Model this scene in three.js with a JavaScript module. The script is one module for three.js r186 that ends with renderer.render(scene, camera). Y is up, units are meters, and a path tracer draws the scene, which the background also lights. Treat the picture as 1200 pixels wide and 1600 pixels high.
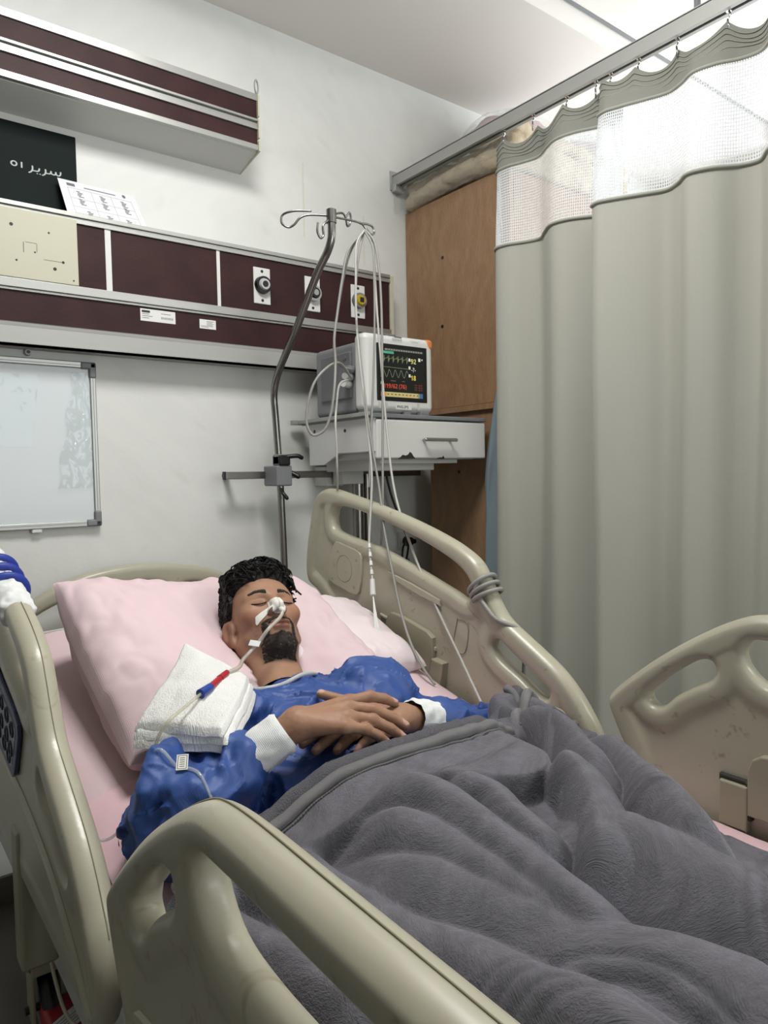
import * as THREE from 'three';
import { mergeGeometries, mergeVertices } from 'three/addons/utils/BufferGeometryUtils.js';
import { RoundedBoxGeometry } from 'three/addons/geometries/RoundedBoxGeometry.js';
import { RectAreaLightUniformsLib } from 'three/addons/lights/RectAreaLightUniformsLib.js';
import { createNoise3D } from 'simplex-noise';

// ------------------------------------------------------------------ camera, light, exposure
const scene = new THREE.Scene();
const camera = new THREE.PerspectiveCamera(2 * Math.atan(800 / 1109) * 180 / Math.PI, 0.75, 0.02, 60);
camera.position.set(-0.77, 1.3, 2.4);
{
  const A = 52.6 * Math.PI / 180, P = 3.1 * Math.PI / 180;
  camera.lookAt(-0.77 + Math.cos(A) * Math.cos(P), 1.3 - Math.sin(P), 2.4 - Math.sin(A) * Math.cos(P));
  camera.rotateZ(-1.0 * Math.PI / 180);
}
const renderer = new THREE.WebGLRenderer();
renderer.toneMapping = THREE.LinearToneMapping;
renderer.toneMappingExposure = 1.0;
renderer.shadowMap.enabled = true;
RectAreaLightUniformsLib.init();
scene.background = new THREE.Color().setRGB(0.85, 0.93, 1.0);

// daylight entering through the window of the right wall
const windowLight = new THREE.RectAreaLight(new THREE.Color().setRGB(0.95, 0.98, 1.0), 8, 2.6, 1.7);
windowLight.position.set(3.12, 1.95, 1.7); windowLight.lookAt(0, 1.95, 1.7); scene.add(windowLight);
// daylight from the window in the back wall, behind the camera
const backLight = new THREE.RectAreaLight(new THREE.Color().setRGB(0.96, 0.985, 1.0), 3.0, 2.8, 1.7);
backLight.position.set(.9, 1.75, 5.56); backLight.lookAt(.9, 1.75, 0); scene.add(backLight);

// ------------------------------------------------------------------ helpers
let seed = 7;
const rnd = () => { seed = (seed * 1664525 + 1013904223) >>> 0; return seed / 4294967296; };
const simplex = createNoise3D(() => rnd());
const V = (x, y, z) => new THREE.Vector3(x, y, z);
const clamp = (x, a, b) => Math.min(b, Math.max(a, x));
const sstep = (a, b, x) => { const t = clamp((x - a) / (b - a), 0, 1); return t * t * (3 - 2 * t); };
const lerp = (a, b, t) => a + (b - a) * t;
function fbm(x, y, z, o = 3) { let s = 0, a = 1, n = 0; for (let i = 0; i < o; i++) { s += a * simplex(x, y, z); n += a; a *= .5; x *= 2.03; y *= 2.03; z *= 2.03; } return s / n; }

const used = {};
function numbered(n) { if (!(n in used)) { used[n] = 0; return n; } used[n]++; return n + '_' + String(used[n]).padStart(3, '0'); }
function shade(o) { o.traverse(m => { if (m.isMesh) { m.castShadow = true; m.receiveShadow = true; } }); return o; }
function obj(name, geos, m, parent = scene) {
  let g = Array.isArray(geos) ? (geos.length === 1 ? geos[0] : mergeAll(geos)) : geos;
  const o = new THREE.Mesh(g, m); o.name = parent === scene ? numbered(name) : name;
  o.castShadow = o.receiveShadow = true; parent.add(o); return o;
}
function mergeAll(list) {
  return mergeGeometries(list.map(g => {
    let k = g.index ? g.toNonIndexed() : g;
    const keep = new THREE.BufferGeometry();
    keep.setAttribute('position', k.attributes.position);
    if (!k.attributes.normal) k.computeVertexNormals();
    keep.setAttribute('normal', k.attributes.normal);
    keep.setAttribute('uv', k.attributes.uv || new THREE.BufferAttribute(new Float32Array(k.attributes.position.count * 2), 2));
    return keep;
  }));
}
function thing(name, label, category, pos = [0, 0, 0], group) {
  const o = new THREE.Group(); o.name = numbered(name); o.position.set(...pos); scene.add(o);
  o.userData = { label, category }; if (group) o.userData.group = group; return o;
}
function tag(o, label, category, group) { o.userData.label = label; o.userData.category = category; if (group) o.userData.group = group; return o; }
function struct(name, geos, m) { const o = obj(name, geos, m); o.userData.kind = 'structure'; return o; }
function box(x0, x1, y0, y1, z0, z1, r = 0) {
  const w = x1 - x0, h = y1 - y0, d = z1 - z0;
  const g = r ? new RoundedBoxGeometry(w, h, d, 2, Math.min(r, w / 2.01, h / 2.01, d / 2.01)) : new THREE.BoxGeometry(w, h, d);
  g.translate((x0 + x1) / 2, (y0 + y1) / 2, (z0 + z1) / 2);
  if (!r) boxUV(g);
  return g;
}
function boxUV(g) { // uv in metres by the facing axis
  const p = g.attributes.position, n = g.attributes.normal, uv = new Float32Array(p.count * 2);
  for (let i = 0; i < p.count; i++) {
    const a = Math.abs(n.getX(i)), b = Math.abs(n.getY(i)), c = Math.abs(n.getZ(i));
    if (a > b && a > c) { uv[2 * i] = p.getZ(i); uv[2 * i + 1] = p.getY(i); }
    else if (b > c) { uv[2 * i] = p.getX(i); uv[2 * i + 1] = p.getZ(i); }
    else { uv[2 * i] = p.getX(i); uv[2 * i + 1] = p.getY(i); }
  }
  g.setAttribute('uv', new THREE.BufferAttribute(uv, 2)); return g;
}
const curveOf = pts => new THREE.CatmullRomCurve3(pts.map(p => Array.isArray(p) ? V(...p) : p), false, 'centripetal');
function tube(pts, r, seg = 40, rad = 8, caps = true) {
  const c = curveOf(pts), t = new THREE.TubeGeometry(c, seg, r, rad);
  if (!caps) return t;
  const a = new THREE.SphereGeometry(r, rad, 5); const b = a.clone();
  const p0 = c.getPoint(0), p1 = c.getPoint(1); a.translate(p0.x, p0.y, p0.z); b.translate(p1.x, p1.y, p1.z);
  return mergeAll([t, a, b]);
}
function cyl(a, b, r0, r1 = r0, seg = 20) {
  a = Array.isArray(a) ? V(...a) : a; b = Array.isArray(b) ? V(...b) : b;
  const d = b.clone().sub(a), g = new THREE.CylinderGeometry(r1, r0, d.length(), seg);
  g.applyQuaternion(new THREE.Quaternion().setFromUnitVectors(V(0, 1, 0), d.clone().normalize()));
  g.translate((a.x + b.x) / 2, (a.y + b.y) / 2, (a.z + b.z) / 2); return g;
}
function grid(nu, nv, f, wrapU = false) { // f(u,v) -> [x,y,z,(U,V)]
  const P = [], U = [], I = [];
  for (let j = 0; j <= nv; j++) for (let i = 0; i <= nu; i++) { const q = f(i / nu, j / nv); P.push(q[0], q[1], q[2]); U.push(q.length > 3 ? q[3] : i / nu, q.length > 3 ? q[4] : j / nv); }
  for (let j = 0; j < nv; j++) for (let i = 0; i < nu; i++) { const a = j * (nu + 1) + i, b = a + 1, c = a + nu + 1, d = c + 1; I.push(a, c, b, b, c, d); }
  const g = new THREE.BufferGeometry(); g.setAttribute('position', new THREE.Float32BufferAttribute(P, 3)); g.setAttribute('uv', new THREE.Float32BufferAttribute(U, 2)); g.setIndex(I); g.computeVertexNormals(); return g;
}
// surface nets over a signed distance function
function sdfMesh(fn, mn, mx, cell, uvOf) {
  const nx = Math.ceil((mx[0] - mn[0]) / cell) + 1, ny = Math.ceil((mx[1] - mn[1]) / cell) + 1, nz = Math.ceil((mx[2] - mn[2]) / cell) + 1;
  const F = new Float32Array(nx * ny * nz), id = (i, j, k) => i + nx * (j + ny * k);
  // coarse pass: skip blocks that are far from the surface
  const S = 4, far = cell * S * 1.9;
  for (let k = 0; k < nz; k += S) for (let j = 0; j < ny; j += S) for (let i = 0; i < nx; i += S) {
    const d = fn(mn[0] + (i + S / 2) * cell, mn[1] + (j + S / 2) * cell, mn[2] + (k + S / 2) * cell), skip = Math.abs(d) > far;
    for (let c = k; c < Math.min(nz, k + S); c++) for (let b = j; b < Math.min(ny, j + S); b++) for (let a = i; a < Math.min(nx, i + S); a++)
      F[id(a, b, c)] = skip ? d : fn(mn[0] + a * cell, mn[1] + b * cell, mn[2] + c * cell);
  }
  const vi = new Int32Array(nx * ny * nz).fill(-1), P = [], I = [];
  const E = [[0, 1], [0, 2], [0, 4], [1, 3], [1, 5], [2, 3], [2, 6], [3, 7], [4, 5], [4, 6], [5, 7], [6, 7]];
  const v8 = new Float32Array(8);
  for (let k = 0; k < nz - 1; k++) for (let j = 0; j < ny - 1; j++) for (let i = 0; i < nx - 1; i++) {
    let m = 0;
    for (let q = 0; q < 8; q++) { const f = F[id(i + (q & 1), j + ((q >> 1) & 1), k + (q >> 2))]; v8[q] = f; if (f < 0) m |= 1 << q; }
    if (m === 0 || m === 255) continue;
    let sx = 0, sy = 0, sz = 0, n = 0;
    for (const [a, b] of E) {
      if (((m >> a) & 1) === ((m >> b) & 1)) continue;
      const t = v8[a] / (v8[a] - v8[b]);
      sx += lerp(a & 1, b & 1, t); sy += lerp((a >> 1) & 1, (b >> 1) & 1, t); sz += lerp(a >> 2, b >> 2, t); n++;
    }
    vi[id(i, j, k)] = P.length / 3;
    P.push(mn[0] + (i + sx / n) * cell, mn[1] + (j + sy / n) * cell, mn[2] + (k + sz / n) * cell);
  }
  const quad = (a, b, c, d, flip) => { if (a < 0 || b < 0 || c < 0 || d < 0) return; if (flip) I.push(a, c, b, a, d, c); else I.push(a, b, c, a, c, d); };
  for (let k = 1; k < nz - 1; k++) for (let j = 1; j < ny - 1; j++) for (let i = 1; i < nx - 1; i++) {
    const f = F[id(i, j, k)] < 0;
    if (f !== F[id(i + 1, j, k)] < 0) quad(vi[id(i, j - 1, k - 1)], vi[id(i, j, k - 1)], vi[id(i, j, k)], vi[id(i, j - 1, k)], !f);
    if (f !== F[id(i, j + 1, k)] < 0) quad(vi[id(i - 1, j, k - 1)], vi[id(i - 1, j, k)], vi[id(i, j, k)], vi[id(i, j, k - 1)], !f);
    if (f !== F[id(i, j, k + 1)] < 0) quad(vi[id(i - 1, j - 1, k)], vi[id(i, j - 1, k)], vi[id(i, j, k)], vi[id(i - 1, j, k)], !f);
  }
  const g = new THREE.BufferGeometry(); g.setAttribute('position', new THREE.Float32BufferAttribute(P, 3)); g.setIndex(I); g.computeVertexNormals();
  const U = new Float32Array(P.length / 3 * 2);
  for (let i = 0; i < P.length / 3; i++) { const w = uvOf ? uvOf(P[3 * i], P[3 * i + 1], P[3 * i + 2]) : [P[3 * i] + .35 * P[3 * i + 1], P[3 * i + 2] + .35 * P[3 * i + 1]]; U[2 * i] = w[0]; U[2 * i + 1] = w[1]; }
  g.setAttribute('uv', new THREE.BufferAttribute(U, 2));
  return g;
}
const smin = (a, b, k) => { const h = Math.max(k - Math.abs(a - b), 0) / k; return Math.min(a, b) - h * h * k * .25; };
const smax = (a, b, k) => -smin(-a, -b, k);
function cap(x, y, z, a, b, ra, rb) { // tapered capsule distance
  const bx = b[0] - a[0], by = b[1] - a[1], bz = b[2] - a[2], px = x - a[0], py = y - a[1], pz = z - a[2];
  const h = clamp((px * bx + py * by + pz * bz) / (bx * bx + by * by + bz * bz + 1e-12), 0, 1);
  return Math.hypot(px - bx * h, py - by * h, pz - bz * h) - (ra + (rb - ra) * h);
}
function ell(x, y, z, c, r) {
  const a = (x - c[0]) / r[0], b = (y - c[1]) / r[1], d = (z - c[2]) / r[2], k0 = Math.hypot(a, b, d);
  const k1 = Math.hypot(a / r[0], b / r[1], d / r[2]); return k1 < 1e-6 ? -Math.min(...r) : k0 * (k0 - 1) / k1;
}
function poly2(x, y, P) { // signed distance to a closed polygon
  let d = Infinity, s = 1;
  for (let i = 0, j = P.length - 1; i < P.length; j = i++) {
    const ex = P[j][0] - P[i][0], ey = P[j][1] - P[i][1], wx = x - P[i][0], wy = y - P[i][1];
    const t = clamp((wx * ex + wy * ey) / (ex * ex + ey * ey), 0, 1), bx = wx - ex * t, by = wy - ey * t;
    d = Math.min(d, bx * bx + by * by);
    const c1 = y >= P[i][1], c2 = y < P[j][1], c3 = ex * wy > ey * wx;
    if ((c1 && c2 && c3) || (!c1 && !c2 && !c3)) s = -s;
  }
  return s * Math.sqrt(d);
}
function line2(x, y, P) { // distance to an open polyline, and the side
  let best = Infinity, side = 1, along = 0, tot = 0, L = 0;
  for (let i = 0; i < P.length - 1; i++) {
    const ex = P[i + 1][0] - P[i][0], ey = P[i + 1][1] - P[i][1], wx = x - P[i][0], wy = y - P[i][1], l = Math.hypot(ex, ey);
    const t = clamp((wx * ex + wy * ey) / (l * l), 0, 1), d = Math.hypot(wx - ex * t, wy - ey * t);
    if (d < best) { best = d; side = ex * wy - ey * wx >= 0 ? 1 : -1; along = tot + l * t; }
    tot += l;
  }
  return [best, side, along / tot];
}
function smooth2(P, closed, n = 4) { // rounded polygon by a spline
  const c = new THREE.CatmullRomCurve3(P.map(p => V(p[0], p[1], 0)), closed, 'centripetal');
  return c.getPoints(P.length * n).slice(0, closed ? -1 : undefined).map(p => [p.x, p.y]);
}
// textures
function dataTex(n, f, rep, srgb = true) {
  const d = new Uint8Array(n * n * 4);
  for (let j = 0; j < n; j++) for (let i = 0; i < n; i++) { const c = f(i / n, j / n); const k = 4 * (j * n + i); d[k] = clamp(c[0], 0, 1) * 255; d[k + 1] = clamp(c[1], 0, 1) * 255; d[k + 2] = clamp(c[2], 0, 1) * 255; d[k + 3] = 255; }
  const t = new THREE.DataTexture(d, n, n); t.wrapS = t.wrapT = THREE.RepeatWrapping; t.magFilter = THREE.LinearFilter; t.minFilter = THREE.LinearFilter;
  if (srgb) t.colorSpace = THREE.SRGBColorSpace; t.repeat.set(rep, rep); t.needsUpdate = true; return t;
}
// noise that tiles on the unit square
function tnoise(u, v, f, w = 0) { const a = u * 2 * Math.PI, b = v * 2 * Math.PI, r = f / (2 * Math.PI); return simplex(Math.cos(a) * r + 3.1 * w, Math.sin(a) * r + Math.cos(b) * r * 1.37, Math.sin(b) * r + w); }
function canvasTex(w, h, draw) {
  const c = document.createElement('canvas'); c.width = w; c.height = h; const x = c.getContext('2d'); draw(x, w, h);
  const t = new THREE.CanvasTexture(c); t.colorSpace = THREE.SRGBColorSpace; return t;
}
const std = (color, roughness = .6, o = {}) => new THREE.MeshStandardMaterial({ color, roughness, ...o });
const phys = (color, roughness = .6, o = {}) => new THREE.MeshPhysicalMaterial({ color, roughness, side: THREE.DoubleSide, ...o });

const bumpPaint = dataTex(256, (u, v) => { const n = .5 + .25 * tnoise(u, v, 10) + .15 * tnoise(u, v, 30, 4) + .1 * tnoise(u, v, 60, 9); return [n, n, n]; }, 1.2, false);
const wallMap = dataTex(512, (u, v) => { const n = tnoise(u, v, 5, 2), m = tnoise(u, v, 22, 7); const s = .985 + .012 * n + .008 * m; const dirt = Math.max(0, tnoise(u, v, 12, 20) - .80) * .25; return [.86 * s - dirt * .5, .865 * s - dirt * .5, .85 * s - dirt * .55]; }, .5);
const weave = dataTex(256, (u, v) => { const n = .5 + .22 * Math.sin(u * 2 * Math.PI * 64) + .22 * Math.sin(v * 2 * Math.PI * 64) + .1 * tnoise(u, v, 40, 3); return [n, n, n]; }, 8, false);
const plush = dataTex(512, (u, v) => { const n = .5 + .22 * tnoise(u, v, 26, 1) + .2 * tnoise(u, v, 70, 5) + .14 * tnoise(u, v, 140, 8); return [n, n, n]; }, 5, false);
const plushMap = dataTex(512, (u, v) => { const n = tnoise(u, v, 7, 31) * .5 + tnoise(u, v, 22, 33) * .35 + tnoise(u, v, 120, 35) * .35, s = 1 + .13 * n; return [.385 * s, .38 * s, .405 * s]; }, 2.6);
const sherpa = dataTex(512, (u, v) => { const n = 1 - Math.abs(tnoise(u, v, 60, 6)); const m = .6 * n * n + .4 * (.5 + .5 * tnoise(u, v, 120, 12)); return [m, m, m]; }, 7, false);
function woodTex(c0, c1, rep, fy) { return dataTex(512, (u, v) => { const w = tnoise(u, v, 3, 11) * .8; const g = .5 + .5 * Math.sin((u * 9 + w) * 2 * Math.PI); const f = .5 + .5 * tnoise(u * 6 % 1, v * fy % 1, 12, 17); const t = clamp(.35 * g + .5 * f + .2 * tnoise(u, v, 90, 14), 0, 1); return [lerp(c0[0], c1[0], t), lerp(c0[1], c1[1], t), lerp(c0[2], c1[2], t)]; }, rep); }
const oak = woodTex([.53, .41, .30], [.62, .49, .37], 1.3, 1);
const wenge = dataTex(512, (u, v) => { const f = tnoise(u, v, 4, 40) * .5 + tnoise(u * 2 % 1, v * 14 % 1, 14, 44) * .5 + .35 * tnoise(u * 3 % 1, v * 40 % 1, 24, 46); const s = .5 + .5 * f; return [lerp(.18, .255, s), lerp(.11, .16, s), lerp(.115, .155, s)]; }, 2.2);

const scuff = dataTex(512, (u, v) => { const n = tnoise(u, v, 4, 50) * .5 + tnoise(u, v, 14, 52) * .3; const st = Math.max(0, tnoise(u, v, 16, 60) * .7 + tnoise(u, v, 60, 62) * .4 - .60), s = 1 + .025 * n; return [(.675 * s) - st * .26, (.66 * s) - st * .30, (.585 * s) - st * .36]; }, 1.3);
const M = {
  wall: std(0xffffff, .55, { map: wallMap, bumpMap: bumpPaint, bumpScale: .0006 }),
  ceil: std(0xdedad5, .85),
  floor: std(0x5d5b54, .35),
  alu: std(0xa9aaa6, .38, { metalness: .75 }), aluDull: std(0xa8a9a5, .55, { metalness: .35 }),
  steel: std(0x8c8a86, .25, { metalness: 1 }), chrome: std(0xb8b8b6, .18, { metalness: 1 }), dark: std(0x1b1b1c, .45), black: std(0x0c0c0d, .4),
  wenge: phys(0xffffff, .5, { map: wenge, specularIntensity: .35 }), oak: std(0xffffff, .5, { map: oak }),
  painted: std(0xcdcecb, .5), white: std(0xd6d6d2, .35), ivory: std(0xbdbaa6, .5), gray: std(0x77797c, .5), lightgray: std(0xb9babb, .4),
  plastic: phys(0xffffff, .36, { map: scuff, clearcoat: .25, clearcoatRoughness: .3 }),
  seam: std(0x8b866e, .6),
  plastic2: phys(0x97937f, .42),
  curtain: phys(0xb2b2a8, .8, { bumpMap: weave, bumpScale: .0004, sheen: .2, sheenRoughness: .6, sheenColor: new THREE.Color(0xc8c8bb) }),
  header: phys(0x8d8e86, .8, { bumpMap: weave, bumpScale: .0004 }), piping: phys(0xa5a69b, .8),
  blueCloth: phys(0x7f8f98, .85, { bumpMap: weave, bumpScale: .0004 }),
  pink: phys(0xd3bcc0, .85, { bumpMap: weave, bumpScale: .0003, sheen: .25, sheenRoughness: .5, sheenColor: new THREE.Color(0xf0dde0) }),
  gown: phys(0x2f4d8c, .5, { bumpMap: weave, bumpScale: .0003, sheen: .1, sheenRoughness: .45, sheenColor: new THREE.Color(0x6f8ec9) }),
  knit: phys(0xdfe1e0, .95, { bumpMap: weave, bumpScale: .0008 }),
  towel: phys(0xe2e2df, .95, { bumpMap: plush, bumpScale: .0016, sheen: .2 }),
  blanket: phys(0xffffff, .95, { map: plushMap, bumpMap: plush, bumpScale: .0011, sheen: 1, sheenRoughness: .3, sheenColor: new THREE.Color(0xd2d0d8) }),
  sherpa: phys(0x6b6a70, 1, { bumpMap: sherpa, bumpScale: .004, sheen: .4, sheenRoughness: .6, sheenColor: new THREE.Color(0x85848c) }),
  binding: phys(0xa2a1a3, .9, { bumpMap: plush, bumpScale: .002 }),
  cable: std(0xb2b1ab, .45), cableDark: std(0x8f8e89, .45),
  clear: phys(0xf2f4f2, .12, { transmission: .85, thickness: 0, ior: 1.4 }),
  film: phys(0xf6f8f8, .06, { transmission: .96, thickness: 0, ior: 1.45 }),
  skin: phys(0xffffff, .5, { vertexColors: true, sheen: .1, specularIntensity: .5 }),
  hair: phys(0x0b0909, .5, { specularIntensity: .5 }),
};

// ------------------------------------------------------------------ the room
const XL = -6, XR = 3.2, ZB = 5.6, HS = 2.955, HC = 3.035;
struct('wall_head', box(XL - .12, XR + .12, 0, 3.15, -.12, 0), M.wall);
struct('wall_left', box(XL - .12, XL, 0, 3.15, 0, ZB), M.wall);
{ // back wall with its window opening
  const x0 = -.5, x1 = 2.3, y0 = .9, y1 = 2.6;
  struct('wall_back', [box(XL - .12, XR + .12, 0, y0, ZB, ZB + .12), box(XL - .12, XR + .12, y1, 3.15, ZB, ZB + .12), box(XL - .12, x0, y0, y1, ZB, ZB + .12), box(x1, XR + .12, y0, y1, ZB, ZB + .12)], M.wall);
  const w = obj('window_2', [box(x0, x1, y0, y0 + .06, ZB + .02, ZB + .08), box(x0, x1, y1 - .06, y1, ZB + .02, ZB + .08), box(x0, x0 + .06, y0, y1, ZB + .02, ZB + .08), box(x1 - .06, x1, y0, y1, ZB + .02, ZB + .08), box(.42, .48, y0, y1, ZB + .02, ZB + .08), box(1.34, 1.40, y0, y1, ZB + .02, ZB + .08)], M.white);
  w.userData.kind = 'structure';
  for (const [a, b] of [[x0 + .06, .42], [.48, 1.34], [1.40, x1 - .06]]) obj('pane', box(a, b, y0 + .06, y1 - .06, ZB + .045, ZB + .05), M.clear, w);
}
{ // right wall with the window opening
  const z0 = .4, z1 = 3.0, y0 = 1.1, y1 = 2.8;
  struct('wall_right', [box(XR, XR + .12, 0, y0, 0, ZB), box(XR, XR + .12, y1, 3.15, 0, ZB), box(XR, XR + .12, y0, y1, 0, z0), box(XR, XR + .12, y0, y1, z1, ZB)], M.wall);
  const w = obj('window_1', [box(XR + .02, XR + .08, y0, y0 + .06, z0, z1), box(XR + .02, XR + .08, y1 - .06, y1, z0, z1), box(XR + .02, XR + .08, y0, y1, z0, z0 + .06), box(XR + .02, XR + .08, y0, y1, z1 - .06, z1), box(XR + .02, XR + .08, y0, y1, 1.67, 1.73)], M.white);
  w.userData.kind = 'structure';
  obj('pane', box(XR + .045, XR + .05, y0 + .06, y1 - .06, z0 + .06, 1.67), M.clear, w);
  obj('pane', box(XR + .045, XR + .05, y0 + .06, y1 - .06, 1.73, z1 - .06), M.clear, w);
}
struct('floor', box(XL, XR, -.1, 0, 0, ZB), M.floor);
struct('ceiling', [box(XL, XR, HC, 3.15, .66, ZB), box(XL, XR, HS, 3.15, 0, .66)], M.ceil);
struct('trim_1', box(XL, XR, HC - .004, HC + .001, .665, .68), M.gray).visible = true;
struct('baseboard_head', box(XL, XR, 0, .09, 0, .014), std(0x4b4740, .6));
// ceiling panels, behind and beside the camera
function ceilingLight(x, z, lab) {
  const t = thing('ceiling_light', lab, 'ceiling light', [x, HC, z], 'square ceiling panels');
  obj('frame', [box(-.32, .32, -.025, 0, -.32, -.3), box(-.32, .32, -.025, 0, .3, .32), box(-.32, -.3, -.025, 0, -.3, .3), box(.3, .32, -.025, 0, -.3, .3)], M.white, t);
  obj('diffuser', box(-.3, .3, -.018, -.002, -.3, .3), std(0xffffff, .6, { emissive: 0xffffff, emissiveIntensity: 4 }), t);
  const l = new THREE.RectAreaLight(new THREE.Color().setRGB(1, .985, .95), 33, .58, .58);
  l.position.set(0, -.03, 0); l.rotation.x = -Math.PI / 2; t.add(l);
}
ceilingLight(-.1, 1.3, 'square ceiling light panel above the bed');
ceilingLight(1.9, 4.0, 'square ceiling light panel farther back in the room');

// ------------------------------------------------------------------ wall fixtures
{ // overhead light rail
  const t = thing('overhead_lamp_rail', 'dark wood and aluminium wall rail above the green bed sign', 'wall rail', [0, 0, 0]);
  const x0 = -1.9, x1 = .43;
  // profile is drawn in (z, y); sweep along x
  const sweep = (pts, x0 = -1.9, x1 = .43) => { const n = pts.length, P = [], I = [];
    for (const x of [x0, x1]) for (const p of pts) P.push(x, p[1], p[0]);
    const side = []; for (let i = 0; i < n; i++) { const j = (i + 1) % n; I.push(i, j, n + i, j, n + j, n + i); }
    const tri = THREE.ShapeUtils.triangulateShape(pts.map(p => new THREE.Vector2(p[0], p[1])), []);
    for (const [a, b, c] of tri) { I.push(a, c, b); I.push(n + a, n + b, n + c); }
    let g = new THREE.BufferGeometry(); g.setAttribute('position', new THREE.Float32BufferAttribute(P, 3)); g.setIndex(I); g = g.toNonIndexed(); g.computeVertexNormals(); return boxUV(g); };
  obj('body', sweep([[0, 2.392], [.138, 2.418], [.142, 2.425], [.142, 2.605], [.13, 2.615], [0, 2.615]]), M.painted, t);
  obj('wood_strip', sweep([[.141, 2.442], [.147, 2.442], [.147, 2.488], [.141, 2.488]]), M.wenge, t);
  obj('wood_strip', sweep([[.141, 2.528], [.147, 2.528], [.147, 2.585], [.141, 2.585]]), M.wenge, t);
  for (const [a, b, d] of [[2.42, 2.441, .153], [2.489, 2.499, .154], [2.499, 2.517, .145], [2.517, 2.528, .154], [2.586, 2.612, .152]])
    obj('metal_rail', sweep([[.14, a], [d, a + .002], [d, b - .002], [.14, b]]), M.alu, t);
  for (const [a, b] of [[2.40, 2.452], [2.462, 2.524], [2.534, 2.606]]) obj('end_cap', sweep([[0, a - (a < 2.41 ? .008 : 0)], [.158, a + (a < 2.41 ? .018 : 0)], [.158, b], [0, b]], x1, x1 + .006), M.ivory, t);
  const tor = new THREE.TorusGeometry(.018, .0035, 8, 24); tor.scale(.6, 1.2, 1); tor.rotateY(.5); tor.translate(x1, 2.635, .15);
  obj('hook_eye', tor, M.aluDull, t);
}
{ // dark green bed sign with its number
  const txt = canvasTex(512, 512, (c, w, h) => {
    c.fillStyle = '#141d1b'; c.fillRect(0, 0, w, h); c.strokeStyle = '#b9c0bd'; c.fillStyle = '#b9c0bd'; c.lineWidth = 11; c.lineCap = 'round'; c.lineJoin = 'round';
    const S = (p) => { c.beginPath(); c.moveTo(p[0][0], p[0][1]); for (let i = 1; i < p.length; i++) { const q = p[i]; if (q.length === 4) c.quadraticCurveTo(q[0], q[1], q[2], q[3]); else c.lineTo(q[0], q[1]); } c.stroke(); };
    // digits five and one, then the word for bed, written by strokes
    c.save(); c.translate(205, 80); c.scale(.62, .62);
    c.beginPath(); c.ellipse(92, 262, 17, 22, 0, 0, Math.PI * 2); c.stroke();
    S([[140, 238], [140, 286]]);
    // reh (final)
    S([[208, 250], [214, 300, 186, 318]]);
    // yeh: tooth joined
    S([[252, 262], [252, 292, 232, 292], [209, 292]]);
    c.beginPath(); c.arc(238, 314, 5.5, 0, 7); c.fill(); c.beginPath(); c.arc(256, 314, 5.5, 0, 7); c.fill();
    // reh (joined)
    S([[292, 256], [298, 304, 272, 318]]);
    // seen: three teeth
    S([[392, 252], [392, 290, 376, 290], [360, 290, 360, 262], [360, 290, 344, 290], [328, 290, 328, 262], [328, 290, 312, 290], [294, 290]]);
    c.restore();
  });
  const t = thing('bed_sign', 'dark green sign with white Arabic lettering above the wall panel', 'sign', [0, 0, 0]);
  obj('plate', box(-.50, -.133, 2.11, 2.37, .001, .008, .003), phys(0x141d1b, .7, { specularIntensity: .3 }), t);
  const g = new THREE.PlaneGeometry(.36, .25); g.translate(-.3165, 2.24, .0085);
  obj('lettering', g, phys(0xffffff, .7, { map: txt, specularIntensity: .3 }), t);
}
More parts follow.
